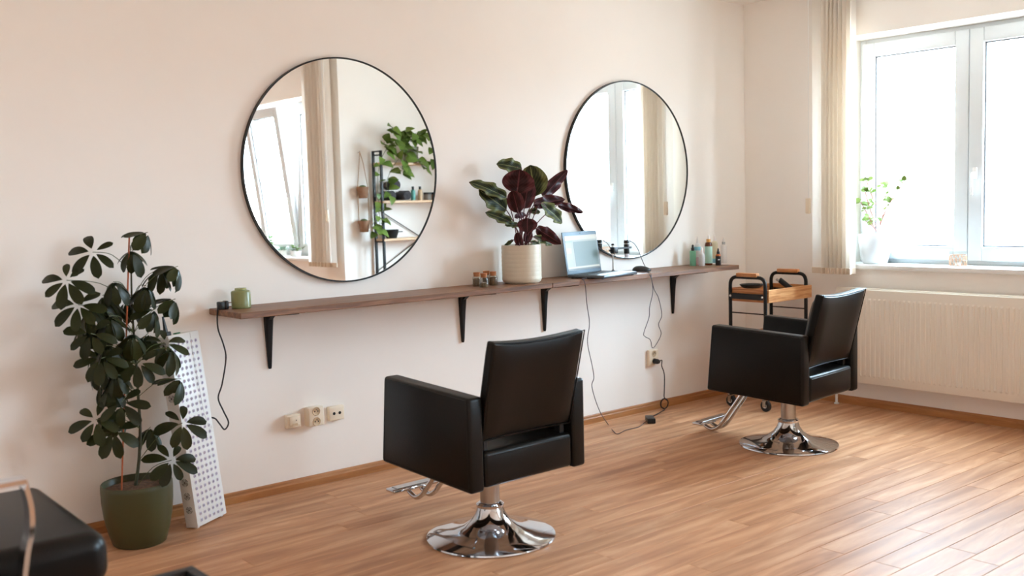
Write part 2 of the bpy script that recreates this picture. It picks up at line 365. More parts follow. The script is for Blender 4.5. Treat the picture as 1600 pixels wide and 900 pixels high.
# ------------------------------------------------------------------ windows
def sash(parent, y0, y1, z0, z1, tilt=0, handle=None):
    """one casement: frame, glass pane, seal, handle; y0..y1, outside face at local x=.07"""
    e = bpy.data.objects.new('casement', None); COL.objects.link(e); e.parent = parent; e.location = (0, 0, z0); e.rotation_euler = (0, -tilt, 0)
    f = .085; h = z1-z0; bm = bmesh.new()
    for lo, hi in (((0, y0, 0), (.07, y0+f, h)), ((0, y1-f, 0), (.07, y1, h)), ((0, y0+f, 0), (.07, y1-f, f)), ((0, y0+f, h-f), (.07, y1-f, h))): box(bm, lo, hi, .006, 2)
    obj('casement_frame', bm, M['pvc'], e)
    obj('pane', bx((.030, y0+f, f), (.036, y1-f, h-f)), M['glass'], e, smooth=False)
    bm = bmesh.new()
    for lo, hi in (((.022, y0+f, f), (.03, y0+f+.008, h-f)), ((.022, y1-f-.008, f), (.03, y1-f, h-f)), ((.022, y0+f, f), (.03, y1-f, f+.008)), ((.022, y0+f, h-f-.008), (.03, y1-f, h-f))): box(bm, lo, hi)
    obj('glazing_seal', bm, M['seal'], e, smooth=False)
    if handle is not None:
        bm = bmesh.new(); hz = 1.46-z0; box(bm, (-.012, handle-.014, hz-.035), (0, handle+.014, hz+.035), .004)
        tube(bm, fillet_path([(-.008, handle, hz), (-.045, handle, hz), (-.045, handle, hz-.13)], .02), .0085, 8); obj('window_handle', bm, M['white'], e)
    return e
def window(name, xw, op, tilted):
    y0, y1 = op; root = bpy.data.objects.new(name, None); COL.objects.link(root); root['kind'] = 'structure'; root.location = (xw+.21, 0, 0)
    bm = bmesh.new(); z0, z1 = OZ0+.015, OZ1; f = .045
    for lo, hi in (((0.03, y0, z0), (.11, y0+f, z1)), ((.03, y1-f, z0), (.11, y1, z1)), ((.03, y0+f, z0), (.11, y1-f, z0+f)), ((.03, y0+f, z1-f), (.11, y1-f, z1))): box(bm, lo, hi, .004, 1)
    obj('window_frame', bm, M['pvc'], root)
    ym = y1-.735; g = .002; a, b = z0+.028, z1-.028; yl = ym-.70 if y1-y0 > 1.8 else y0+.03
    sash(root, yl+g, ym-g, a, b, tilted, ym-.045); sash(root, ym+g, y1-.03, a, b)
    if y1-y0 > 1.8: sash(root, y0+.03, yl-g, a, b)
    bm = bmesh.new(); box(bm, (-.24, y0-.02, OZ0-.012), (.05, y1+.02, OZ0+.017), .006, 2); obj('window_sill', bm, M['white'], root)
    return root
window('window_1', 0, W1, 0); window('window_2', X2, W2, math.radians(7.5))
# reveals are painted wall; a radiator sits under the first window
rad = thing('radiator', 'long cream white panel radiator with vertical ribs under the window', 'radiator', (0, 0, 0))
ry0, ry1, rz0, rz1 = -2.30, -.775, .163, .757
bm = bmesh.new(); box(bm, (-.100, ry0, rz0), (-.085, ry1, rz1), .006, 2); obj('front_panel', bm, M['enamel'], rad)
obj('back_panel', bx((-.045, ry0+.01, rz0+.01), (-.032, ry1-.01, rz1-.02), .004), M['enamel'], rad)
for yy in (ry1-.012, ry0+.002): obj('side_cover', bx((-.085, yy, rz0+.01), (-.032, yy+.010, rz1-.004)), M['enamel'], rad, smooth=False)
obj('top_grille', bx((-.09, ry0, rz1-.006), (-.03, ry1, rz1+.006), .003), M['enamel'], rad)
n = 44; p = (ry1-ry0-.09)/n; first = None
for i in range(n):
    y = ry1-.06-p*(i+.5)
    if first is None:
        bm = bmesh.new(); w2 = p*.27; z0, z1 = rz0+.055, rz1-.065
        prof = [(0, -w2), (-.0055, -w2*.55), (-.0055, w2*.55), (0, w2)]
        a = [bm.verts.new((x, yy, z0-.012 if x == 0 else z0)) for x, yy in prof]; b = [bm.verts.new((x, yy, z1+.012 if x == 0 else z1)) for x, yy in prof]
        for k in range(3): bm.faces.new((a[k], a[k+1], b[k+1], b[k]))
        bm.faces.new(a); bm.faces.new(b[::-1]); first = obj('rib', bm, M['enamel'], rad, smooth=False); first.location = (-.0995, y, 0)
    else: inst('rib', first, rad, (-.0995, y, 0))
bm = bmesh.new(); tube(bm, fillet_path([(-.06, ry1+.018, -.005), (-.06, ry1+.018, .20), (-.06, ry1-.004, .20)], .02), .008, 10); lathe(bm, [(.016, .0), (.016, .006), (.009, .010)], 16, origin=(-.06, ry1+.018, 0)); obj('pipe', bm, M['white'], rad)
bm = bmesh.new(); tube(bm, [(-.06, ry1-.004, .20), (-.06, ry1+.03, .20)], .012, 10); obj('valve', bm, M['white'], rad)
# vertical blinds, drawn together at the side of each window
def blind(label, xw, yc, ylast, zb):
    """a flat slat nearest the corner, then slats stacked edge-on; yc: edge of the flat slat, ylast: end of the stack"""
    t = thing('vertical_blind', label, 'blind', (xw, yc, 0), 0, 'vertical slat blinds beside the windows')
    obj('head_rail', bx((-.125, ylast-yc-1.35, H-.045), (-.075, .02, H-.001), .004), M['white'], t)
    W = .1; hh = H-.05-zb; bm = bmesh.new()
    prof = [(-W/2+W*i/6, .006*math.cos(PI*(i/6-.5))) for i in range(7)]
    a = [bm.verts.new((x, y, zb)) for x, y in prof]; b = [bm.verts.new((x, y, H-.045)) for x, y in prof]
    for k in range(6): bm.faces.new((a[k], a[k+1], b[k+1], b[k]))
    s0 = obj('slat', bm, M['blind'], t, angle=80); s0.location = (-.10, -.055, 0); s0.rotation_euler = (0, 0, PI/2)
    hem = obj('slat_weight', bx((-W/2, -.003, 0), (W/2, .008, .038), .002, 1), M['blindhem'], s0); hem.location = (0, 0, zb)
    n = 12; y1 = -.118; step = (ylast-yc-y1)/(n-1)
    for i in range(n):
        s = inst('slat', s0, t, (-.10, y1+step*i, 0), (0, 0, random.uniform(-.12, .12)+(.50 if i % 2 else -.30))); h2 = inst('slat_weight', hem, s, (0, 0, zb))
        s.rotation_euler.z += 0
    bm = bmesh.new(); tube(bm, [(-.165, -.02, 1.33), (-.165, -.02, H-.05)], .0022, 6); obj('pull_cord', bm, M['white'], t)
    obj('cord_weight', bx((-.180, -.036, 1.235), (-.160, -.004, 1.335), .006), M['cream'], t)
    return t
blind('beige vertical slat blind drawn together beside the window above the radiator', 0, -.60, -.885, .85)
y2a = mat_(523, 300, 0, X2-.1).y; y2b = mat_(487, 300, 0, X2-.1).y
blind('vertical slat blind reflected in the large left mirror, beside the tilted window', X2, y2a, y2b, .85)
# ------------------------------------------------------------------ round mirrors
def round_mirror(x, z, label):
    t = thing('round_mirror', label, 'mirror', (x, 0, z), 0, 'round black-framed wall mirrors'); R = .55
    bm = bmesh.new(); prof = [(R-.007, -.022), (R-.007, -.024), (R, -.024), (R, -.002), (R-.007, -.002), (R-.007, -.022)]
    lathe(bm, prof, 128, axis='y', cap=False); bmesh.ops.remove_doubles(bm, verts=bm.verts[:], dist=1e-5); obj('frame', bm, M['black'], t)
    obj('mirror_glass', lt([(R-.0072, -.003), (R-.0072, -.020)], 128, axis='y'), M['mirror'], t)
    return t
round_mirror(-3.2275, 1.537, 'large round mirror with thin black frame, the left one, reflecting a plant rack')
round_mirror(-1.189, 1.537, 'round black-framed mirror behind the laptop, reflecting the closed window')
# ------------------------------------------------------------------ wall shelf
SZ = .916; SD = .3196; SX0, SX1 = -3.962, -.494; ST = .027
sh = thing('wall_shelf', 'long narrow dark walnut shelf on black brackets under the mirrors', 'shelf', (0, 0, 0))
jx = -2.137
obj('shelf_board', bx((SX0, -SD, SZ-ST), (jx-.0008, -.001, SZ), .0025, 1), M['shelf'], sh)
obj('shelf_board', bx((jx+.0008, -SD, SZ-ST), (SX1, -.001, SZ), .0025, 1), M['shelf'], sh)
def bracket(x):
    bm = bmesh.new(); zt = SZ-ST; zb = .605
    # tapering wall leg of folded steel, arm under the board and a curved brace
    def leg(z, w, d): return [(x-w, -.002, z), (x-w, -d, z), (x-w*.55, -d-.006, z), (x+w*.55, -d-.006, z), (x+w, -d, z), (x+w, -.002, z)]
    rows = [leg(zb, .006, .006), leg(zb+.01, .009, .008), leg(zt-.12, .017, .016), leg(zt, .021, .030)]
    vs = [[bm.verts.new(p) for p in r] for r in rows]
    for a, b in zip(vs, vs[1:]):
        for i in range(6): bm.faces.new((a[i], a[(i+1) % 6], b[(i+1) % 6], b[i]))
    bm.faces.new(vs[0]); bm.faces.new(vs[-1])
    b = obj('bracket', bm, M['black'], sh, angle=25)
    bm = bmesh.new(); prism(bm, [(-.002, zt), (-SD+.03, zt), (-SD+.03, zt-.006), (-.06, zt-.03), (-.03, zt-.05), (-.002, zt-.05)], 0, x-.012, x+.012); obj('bracket_arm', bm, M['black'], b, smooth=False)
    obj('screw', lt([(.004, -.0135), (.003, -.011)], 10, axis='y', origin=(x, 0, zb+.015)), M['steel'], b)
for x in (-3.677, -2.524, -1.921, -.787): bracket(x)
# ------------------------------------------------------------------ salon chairs
def salon_chair(label, loc, rz, footz):
    t = thing('salon_chair', label, 'chair', (loc[0], loc[1], 0), rz, 'black leather salon chairs')
    L = M['leather']; C = M['chrome']
    bm = lt([(.001, 0), (.262, 0), (.266, .003), (.264, .009), (.25, .014), (.2, .024), (.15, .036), (.11, .051), (.08, .074), (.062, .10), (.054, .122), (.052, .128), (.001, .128)], 64); obj('base', bm, C, t, angle=40)
    obj('collar', lt([(.046, .126), (.056, .128), (.057, .138), (.05, .143), (.044, .146)], 40), C, t)
    obj('column', lt([(.040, .13), (.040, .285)], 40), M['steel'], t)
    bm = bmesh.new(); box(bm, (-.15, -.16, .282), (.15, .2, .293), .002, 1); obj('seat_plate', bm, C, t)
    # arm panels: padded slabs leaning a little back
    yb, yf = -.255, .325
    for s in (-1, 1):
        bm = bmesh.new(); vs = box(bm, (-.035, yb, .285), (.035, yf, .645), .013, 3)
        for v in vs:
            k = (v.co.y-yb)/(yf-yb); hz = (v.co.z-.285)/.36; v.co.z += .026*k; v.co.y -= .035*k*hz
            d = max(0, 1-((v.co.z-.48)/.2)**2)*max(0, 1-((v.co.y-.03)/.3)**2); v.co.x += .005*d*(1 if v.co.x > 0 else -1)
        a = obj('arm', bm, L, t); a.location = (s*.267, 0, 0)
        bm = bmesh.new(); z0 = .300
        # piped seam that runs round the outer face of the arm
        q = [(s*.0345, yb+.012, .30), (s*.0345, yb+.012, .638), (s*.0345, yf-.045, .662), (s*.0345, yf-.012, .322)]
        tube(bm, fillet_path(q+[q[0]], .01), .0022, 6); obj('piping', bm, L, a)
        for by, bz in ((-.205, .60), (-.19, .545)) if s == 1 else (): obj('bolt', lt([(.009, 0), (.007, -.006), (.001, -.007)], 14, axis='x', origin=(-.035, by, bz)), M['steel'], a)
    # seat: box cushion whose rear face shows under the backrest
    bm = bmesh.new(); vs = box(bm, (-.23, -.253, .293), (.23, .30, .432), .018, 3)
    for v in vs:
        if v.co.z > .40: v.co.z += .012*max(0, 1-(v.co.x/.23)**2)*max(0, 1-((v.co.y-.02)/.27)**2)
    seat = obj('seat', bm, L, t)
    bm = bmesh.new(); tube(bm, [(-.21, -.252, .415), (.21, -.252, .415)], .003, 6); obj('piping', bm, L, seat)
    # backrest: curved padded slab between the arms
    bm = bmesh.new(); nx, nz = 12, 8; lay = []
    for s in (0, 1):
        g = []
        for j in range(nz+1):
            k = j/nz; row = []
            for i in range(nx+1):
                u = i/nx*2-1; x = u*(.229+.004*k); edge = (1-abs(u)**8)*(1-abs(2*k-1)**8)
                y = -.222-.092*k - .016*u*u + (.022 if s else 0)
                y += (.034*edge if s else -.016*edge) + .022*(1 if s else 0)
                z = .470+.366*k + .016*u*u*k - .02*(1-u*u)*(1-k)*0 + (.006 if s else 0)*k
                row.append(bm.verts.new((x, y, z)))
            g.append(row)
        lay.append(g)
    for s in (0, 1):
        g = lay[s]
        for j in range(nz):
            for i in range(nx): bm.faces.new((g[j][i], g[j][i+1], g[j+1][i+1], g[j+1][i]))
    rim = lambda g: [g[0][i] for i in range(nx+1)]+[g[j][nx] for j in range(1, nz+1)]+[g[nz][i] for i in range(nx-1, -1, -1)]+[g[j][0] for j in range(nz-1, 0, -1)]
    a, b = rim(lay[0]), rim(lay[1])
    for i in range(len(a)): bm.faces.new((a[i], a[(i+1) % len(a)], b[(i+1) % len(a)], b[i]))
    bpts = [v.co.copy() for v in a]
    bk = obj('backrest', bm, L, t, angle=50); md = bk.modifiers.new('bevel', 'BEVEL'); md.width = .009; md.segments = 3; md.limit_method = 'ANGLE'; md.angle_limit = math.radians(45)
    bm = bmesh.new(); tube(bm, [p+Vector((0, -.001, 0)) for p in bpts], .0028, 6, closed=True); obj('piping', bm, L, bk)
    bm = bmesh.new()
    for s in (-1, 1): box(bm, (s*.2-.012, -.225, .40), (s*.2+.012, -.19, .52), .003, 1)
    obj('back_hinge', bm, M['black'], t)
    # pump lever: a chrome loop on the right
    lv = fillet_path([(.13, -.05, .285), (.20, -.10, .262), (.33, -.16, .262), (.34, -.10, .266), (.20, .0, .272), (.13, .02, .285)], .03)
    obj('pump_lever', tb(lv, .0055, 8), C, t)
    # footrest: two bent tubes and a flat foot bar
    fr = bpy.data.objects.new('footrest', None); COL.objects.link(fr); fr.parent = t
    for s in (-.035, .035):
        obj('footrest_tube', tb(fillet_path([(s, .12, .278), (s, .25, .280), (s, .42, footz-.02), (s, .47, footz-.045), (s, .525, footz-.02), (s, .51, footz)], .045), .011, 12), C, fr)
    bm = bmesh.new(); box(bm, (-.155, .460, footz), (.155, .525, footz+.016), .006, 2); obj('foot_bar', bm, C, fr)
    bm = bmesh.new(); box(bm, (-.13, .470, footz+.016), (.13, .515, footz+.019), .001, 1); obj('tread', bm, M['steel'], fr)
    return t
salon_chair('black leather salon chair in front of the large left mirror, back to the viewer', (-3.34, -1.22), .017, .115)
salon_chair('black leather salon chair near the radiator, in front of the wooden trolley', (-1.202, -1.176), .088, .065)
# ------------------------------------------------------------------ trolley in the corner
tr = thing('trolley', 'two-tier wooden tray trolley with black tubular frame behind the far salon chair', 'trolley', (0, 0, 0))
xa, xb, ya, yb = -.57, -.13, -.305, -.575
for x in (xa, xb):
    fr = obj('side_frame', tb(fillet_path([(x, ya, .075), (x, ya, .845), (x, yb, .845), (x, yb, .075)], .055, 6), .0115, 12), M['black'], tr)
    obj('crossbar', bx((x-.004-(.012 if x == xa else -.012), yb+.01, .705), (x+.004-(.012 if x == xa else -.012), ya-.01, .742), .002, 1), M['black'], fr)
    for y in (ya-.012, yb+.012):
        obj('screw', lt([(.0075, 0), (.006, -.004)], 12, axis='x', origin=(x-.016 if x == xa else x+.02, y, .724)), M['white'], fr)
    obj('rod', tb([(x, ya, .615), (x, yb, .615)], .004, 8), M['black'], fr)
    obj('rod', tb([(x, ya, .20), (x, yb, .20)], .004, 8), M['black'], fr)
    obj('handle', bx((x-.017, yb+.055, .848), (x+.017, ya-.055, .872), .006, 2), M['rawpiney'], fr)
def tray(z, h):
    e = bpy.data.objects.new('tray', None); COL.objects.link(e); e.parent = tr; x0, x1, y0, y1 = xa-.018+.03, xb+.02-.03, yb-.022, ya+.022
    x0, x1 = xa+.006, xb+.035
    obj('tray_side', bx((x0, y0, z), (x1, y0+.014, z+h), .002, 1), M['rawpine'], e); obj('tray_side', bx((x0, y1-.014, z), (x1, y1, z+h), .002, 1), M['rawpine'], e)
    obj('tray_end', bx((x0-.0, y0+.014, z), (x0+.014, y1-.014, z+h), .002, 1), M['rawpiney'], e); obj('tray_end', bx((x1-.014, y0+.014, z), (x1, y1-.014, z+h), .002, 1), M['rawpiney'], e)
    obj('tray_bottom', bx((x0+.014, y0+.014, z+.006), (x1-.014, y1-.014, z+.016)), M['rawpine'], e, smooth=False)
tray(.688, .082); tray(.40, .07)
wh = None
for x in (xa, xb):
    for y in (ya, yb):
        e = bpy.data.objects.new('castor', None); COL.objects.link(e); e.parent = tr; e.location = (x, y, 0)
        obj('wheel', lt([(.012, -.012), (.032, -.012), (.036, -.008), (.036, .008), (.032, .012), (.012, .012)], 28, axis='x', origin=(0, 0, .036)), M['blackp'], e)
        obj('wheel_hub', lt([(.014, -.014), (.014, .014)], 16, axis='x', origin=(0, 0, .036)), M['white'], e)
        bm = bmesh.new(); box(bm, (-.022, -.012, .03), (-.018, .012, .074)); box(bm, (.018, -.012, .03), (.022, .012, .074)); box(bm, (-.022, -.015, .072), (.022, .015, .078)); obj('castor_fork', bm, M['steel'], e, smooth=False)
p = at(1166, 441, 2, .782)
dz = .7705
d = obj('round_dish', lt([(.001, .012), (.064, .012), (.074, .016), (.078, .024), (.074, .021), (.064, .006), (.055, 0), (.001, 0)], 40), M['blackp']); d.location = (-.485, -.41, dz)
tag(d, 'black round dish lying on the near edge of the trolley top tray', 'dish')
t = thing('hair_clipper', 'small black hair clipper lying in the trolley top tray', 'clipper', (-.20, -.46, .748), rot=(.55, 0, .5))
bm = bmesh.new(); vs = box(bm, (-.018, -.07, 0), (.018, .06, .034), .010, 3)
for v in vs:
    if v.co.y > .02: v.co.z += .03*(v.co.y-.02)/.04*.6
obj('body', bm, M['blackp'], t); obj('blade', bx((-.02, .055, .018), (.02, .078, .03), .002, 1), M['steel'], t)
# ------------------------------------------------------------------ waiting chair at the left edge, chrome flat-bar arm
wc = thing('waiting_armchair', 'black leather waiting armchair with a chrome flat-bar arm at the left edge', 'armchair', (-5.385, -1.425, 0), -.02)
bm = bmesh.new(); vs = box(bm, (-.34, -.325, .395), (.36, .325, .540), .048, 5)
for v in vs:
    if v.co.z > .48: v.co.z += .012*max(0, 1-(v.co.x/.34)**2)*max(0, 1-(v.co.y/.32)**2)
obj('seat', bm, M['leather'], wc)
bm = bmesh.new(); vs = box(bm, (-.40, -.325, .51), (-.28, .325, .93), .05, 5)
for v in vs: v.co.x -= .10*(v.co.z-.43)/.43
obj('backrest', bm, M['leather'], wc)
obj('seat_frame', bx((-.36, -.30, .35), (.30, .30, .397), .01), M['chrome'], wc)
ARM = [at(42, 748, 1, -1.80), at(50, 790, 1, -1.80), at(50, 830, 1, -1.80), at(40, 893, 1, -1.80)]
for s in (-1, 1):
    pts = fillet_path([(-.36, s*.375, .02), (-.36, s*.375, ARM[0].z), (ARM[0].x+5.385, s*.375, ARM[0].z)], .035, 6)+smooth_path([(ARM[0].x+5.385, s*.375, ARM[0].z-.02)]+[(q_.x+5.385, s*.375, q_.z) for q_ in ARM[1:]]+[(ARM[-1].x+5.385-.07, s*.375, .02), (-.10, s*.375, .012), (-.36, s*.375, .012)], 5)
    bm = bmesh.new(); prev = None; h = .026; th = .006
    ring = []
    for i, q in enumerate(pts):
        a = pts[max(0, i-1)]; b = pts[min(len(pts)-1, i+1)]; tt = (b-a).normalized(); nn = Vector((-tt.z, 0, tt.x))
        ring.append([bm.verts.new(q+Vector((0, h*sy, 0))+nn*th*sn) for sy, sn in ((-1, -1), (1, -1), (1, 1), (-1, 1))])
    for a, b in zip(ring, ring[1:]):
        for k in range(4): bm.faces.new((a[k], a[(k+1) % 4], b[(k+1) % 4], b[k]))
    bm.faces.new(ring[0]); bm.faces.new(ring[-1]); obj('arm', bm, M['chrome'], wc, angle=30)
# ------------------------------------------------------------------ low glass table beside it
q = at(300.7, 883, 2, .45)
lt_ = thing('side_table', 'low black-framed glass side table, only its corner showing at the bottom edge', 'table', (q.x-.25, q.y-.25, 0))
bm = bmesh.new(); S = .25; f = .026
for lo, hi in (((-S, -S, .425), (S, -S+f, .45)), ((-S, S-f, .425), (S, S, .45)), ((-S, -S+f, .425), (-S+f, S-f, .45)), ((S-f, -S+f, .425), (S, S-f, .45))): box(bm, lo, hi, .002, 1)
obj('table_frame', bm, M['blackp'], lt_)
obj('glass_top', bx((-S+f, -S+f, .436), (S-f, S-f, .444)), M['clear'], lt_, smooth=False)
for sx_ in (-1, 1):
    for sy_ in (-1, 1): obj('leg', bx((sx_*(S-.014)-.012, sy_*(S-.014)-.012, 0), (sx_*(S-.014)+.012, sy_*(S-.014)+.012, .425), .002, 1), M['blackp'], lt_)
# ------------------------------------------------------------------ wall sockets
def plate(name, label, u0, v1, u1, v0, depth, group='cream wall sockets in a row under the shelf'):
    a = at(u0, v1, 1, -depth); b = at(u1, v0, 1, -depth); cx, cz, wd, hd = (a.x+b.x)/2, (a.z+b.z)/2, (b.x-a.x), abs(b.z-a.z)
    t = thing(name, label, 'socket', (cx, 0, cz), 0, group); wd = max(wd, .07)
    bm = bmesh.new(); box(bm, (-wd/2, -depth, -hd/2), (wd/2, 0, hd/2), .006, 3); obj('plate', bm, M['cream'], t); return t, wd, hd, depth
def schuko(t, x, z, d):
    e = obj('outlet_well', lt([(.0215, -d-.001), (.0195, -d-.0025), (.018, -d-.001), (.017, -d-.0004), (.001, -d-.0004)], 28, axis='y', origin=(x, 0, z), cap=False), mat_socket, t)
    for k in (-1, 1): obj('pin_hole', lt([(.0032, -d-.0012), (.0032, -d-.0002)], 10, axis='y', origin=(x+k*.0085, 0, z)), M['dark'], e)
    obj('earth_pin', lt([(.0026, -d-.010), (.0026, -d)], 10, axis='y', origin=(x, 0, z+.009)), M['steel'], e)
mat_socket = mat('socket_well', (206, 180, 146), .4)
t, wd, hd, d = plate('data_socket', 'cream data socket with a flap, leftmost of the three under the shelf', 449, 671, 470, 646, .030)
obj('cover', bx((-wd*.36, -d-.008, -hd*.30), (wd*.40, -d, hd*.38), .005, 2), M['cream'], t); obj('port_opening', bx((-.012, -d-.0095, -hd*.30), (.014, -d-.0075, -hd*.13)), mat_socket, t, smooth=False)
obj('indicator', bx((.006, -d-.0092, .004), (.010, -d-.0075, .008)), M['dark'], t, smooth=False)
t, wd, hd, d = plate('double_socket', 'cream double mains socket, middle of the three under the shelf', 483, 668, 506, 634, .045)
for z in (.026, -.024): schuko(t, 0, z, d)
t, wd, hd, d = plate('antenna_socket', 'cream aerial socket with two dark round holes, right of the three', 515, 659, 538, 632, .024)
for x in (-.016, .016): obj('port', lt([(.0075, -d-.001), (.0075, -d+.001)], 16, axis='y', origin=(x, 0, 0)), M['dark'], t)
obj('screw', lt([(.002, -d-.001), (.002, -d)], 8, axis='y', origin=(0, 0, 0)), M['steel'], t)
t, wd, hd, d = plate('double_socket', 'cream double mains socket with a black plug, right of the near chair', 1015, 572, 1029, 545, .025, 'mains socket by the laptop cable')
for z in (.024, -.024): schuko(t, 0.0, z, d)
SOCK = (t.location.x, -d, t.location.z-.024)
# ------------------------------------------------------------------ umbrella plant in an olive pot
rnd = random.Random(21)
PX, PY = -4.42, -.245
up_ = thing('umbrella_plant', 'tall umbrella plant in an olive green pot by the white light panel', 'plant', (PX, PY, 0)); base = Vector((PX, PY, 0))
obj('pot', lt([(.001, 0), (.098, 0), (.106, .006), (.122, .06), (.134, .12), (.140, .18), (.1415, .235), (.1405, .252), (.137, .256), (.132, .252), (.131, .2), (.001, .2)], 64, cap=False), M['green_pot'], up_, angle=60)
bm = lt([(.1315, .228), (.09, .236), (.04, .240), (.001, .240)], 32, cap=False); obj('soil', bm, M['soil'], up_)
for k in range(26):
    pass
YS = PY
def stp(u, v, dy=0): return at(u, v, 1, YS+dy)-base
stem = [stp(211, 764), stp(217, 720), stp(219, 670), stp(216, 620), stp(213, 570), stp(209, 520), stp(206, 470), stp(205, 425), stp(204, 400)]
obj('stem', tb(smooth_path(stem, 4), [.0075-.0045*i/32 for i in range(33)], 8), M['stem'], up_)
br = [stp(207, 505), stp(196, 492), stp(185, 480), stp(172, 462)]
obj('branch', tb(smooth_path(br, 4), .0035, 7), M['stem'], up_)
obj('stake', tb([stp(190, 766, -.03), stp(202, 371, -.03)], .0035, 8), M['bamboo'], up_)
lp = lambda t: max(.03, (math.sin(PI/2*min(1, t/.62))**.85) if t < .62 else max(0, 1-((t-.62)/.38)**2.6)**.55)
LM = [leaf_mesh('leaflet', lp, 1, .42, d, .18, 0, 4, 9, .012, [M['schef'], M['scheflow']], i, .2) for i, d in enumerate((.12, .25, .38))]
CL = [(231, 363, -.02, 'r'), (145, 394, -.06, 'c'), (205, 391, -.05, 'd'), (104, 438, -.05, 'c'), (122, 476, -.04, 'c'), (177, 440, -.08, 'd'), (250, 420, .03, 'd'), (278, 416, -.02, 'r'),
      (229, 447, -.06, 'd'), (274, 467, -.02, 'r'), (241, 484, -.06, 'r'), (160, 462, .02, 'd'), (142, 521, -.10, 'c'), (170, 494, -.05, 'd'), (206, 522, -.10, 'd'), (258, 536, .02, 'c'),
      (188, 532, .05, 'd'), (216, 566, -.10, 'c'), (188, 560, .04, 'd'), (268, 545, -.03, 'd'), (283, 592, -.04, 'r'), (150, 656, -.06, 'c'), (178, 673, -.10, 'c'), (190, 629, -.10, 'c'),
      (235, 667, .05, 'd'), (285, 661, -.12, 'c'), (268, 719, -.12, 'c'), (152, 572, -.03, 'd'), (160, 600, .03, 'd'), (172, 605, -.07, 'd'), (150, 545, .05, 'd'), (165, 640, .02, 'd'), (130, 505, .05, 'd'), (196, 470, .06, 'd'), (232, 520, .07, 'd'), (180, 585, -.09, 'd'), (140, 482, -.03, 'd'), (152, 508, .04, 'd'), (166, 540, -.08, 'd'), (158, 560, -.10, 'c'), (172, 650, .05, 'd')]
tocam = (CAM-base-Vector((0, 0, .7))).normalized()
def stem_at(z):
    best = min(stem, key=lambda p: abs(p.z-z)); return best
for u, v, dy, mode in CL:
    c = stp(u, v, dy); s = stem_at(c.z-.05-abs(c.x)*.25); out = Vector((c.x-s.x, c.y-s.y, 0)); out = out.normalized() if out.length > .01 else Vector((1, 0, 0))
    mid = (s+c)/2+Vector((0, 0, .03)); 
    cl = obj('leaf_cluster', tb(smooth_path([s, mid, c], 4), .0016, 5), M['petiole'], up_)
    ax = {'c': (tocam*1.0+Vector((0, 0, .55))+out*.35), 'd': (Vector((0, 0, 1.0))+tocam*.45+out*.35), 'r': (Vector((0, 0, .8))+out*.9+tocam*.2)}[mode].normalized()
    x = ax.orthogonal().normalized(); y = ax.cross(x); n = rnd.choice((6, 7, 7, 8)); a0 = rnd.uniform(0, 6.28)
    for i in range(n):
        a = a0+2*PI*i/n+rnd.uniform(-.12, .12); dr = (x*math.cos(a)+y*math.sin(a))
        el = {'c': .12, 'd': -.85, 'r': -.6}[mode]; d = (dr+ax*el+Vector((0, 0, -.28))).normalized()
        ln = rnd.uniform(.076, .104)*(.82 if dr.z > .5 and mode == 'c' else 1); p0 = c+d*.017
        link('leaflet', rnd.choice(LM), cl, aim(p0, p0+d, ax+Vector((0, 0, .25)), (ln*rnd.uniform(.98, 1.15), ln, ln)))
# ------------------------------------------------------------------ red-light panel leaning on the wall
BL = Vector((-4.175, -.262, 0)); yawp = math.radians(30.5); tilt = math.radians(7.0)
pn = thing('light_therapy_panel', 'tall white LED light therapy panel leaning against the wall behind the plant', 'light panel', BL)
pn.rotation_euler = (Matrix.Rotation(yawp, 3, 'Z') @ Matrix.Rotation(-tilt, 3, 'X')).to_euler()
PWd, PD, PH = .209, .062, .838
obj('case', bx((0, 0, .008), (PWd, PD, PH), .004, 2), M['white'], pn)
leds = bmesh.new(); rings = bmesh.new()
for j in range(29):
    for i in range(6):
        x = .030+i*(PWd-.060)/5; z = .034+j*(PH-.075)/28
        lathe(rings, [(.0088, -.0004), (.0082, -.0022), (.0062, -.0018), (.0058, .0005)], 12, axis='y', origin=(x, 0, z), cap=False)
        lathe(leds, [(.0058, -.0006), (.0035, -.0018), (.001, -.0022)], 10, axis='y', origin=(x, 0, z), cap=False)
obj('lens_rings', rings, mat('lens_ring', (222, 216, 228), .3), pn, kind='stuff'); obj('lens_bulbs', leds, mat('lens_bulb', (158, 148, 166), .2), pn, kind='stuff')
for k, z in enumerate((.085, .145, .205, .57, .80)):
    fan = obj('cooling_fan', lt([(.017, -.0012), (.017, .0006), (.001, .0006)], 24, axis='x', origin=(0, PD/2, z), cap=False), M['white'], pn)
    bm = bmesh.new()
    for a in range(4):
        for rr in (.0145, .0085):
            arc = [(-.0012, PD/2+rr*math.cos(a*PI/2+q*1.15/6+.2), z+rr*math.sin(a*PI/2+q*1.15/6+.2)) for q in range(7)]; tube(bm, arc, .0010, 5)
    lathe(bm, [(.004, -.0018), (.001, -.0018)], 10, axis='x', origin=(0, PD/2, z)); obj('fan_slots', bm, M['dark'], fan)
for x in (.02, PWd-.02): obj('foot', bx((x-.008, .012, -.002), (x+.008, PD-.012, .009), .002, 1), M['white'], pn)
obj('power_inlet', bx((.012, .015, PH-.001), (.045, .047, PH+.018), .003, 1), M['blackp'], pn)
bm = bmesh.new(); tube(bm, [(.028, .03, PH+.016), (.027, .03, PH+.04), (.022, .028, PH+.085)], [.010, .008, .004], 8); obj('inlet_plug', bm, M['blackp'], pn)
obj('switch', bx((.085, .022, PH-.001), (.115, .04, PH+.006), .002, 1), mat('green_switch', (46, 110, 70), .4), pn)
bm = bmesh.new(); tube(bm, smooth_path([(.145, -.003, PH-.003), (.146, -.006, .62), (.15, -.010, .46), (.185, -.008, .40), (PWd+.004, .01, .43)], 6), .0012, 6); obj('hanging_wire', bm, M['white'], pn)
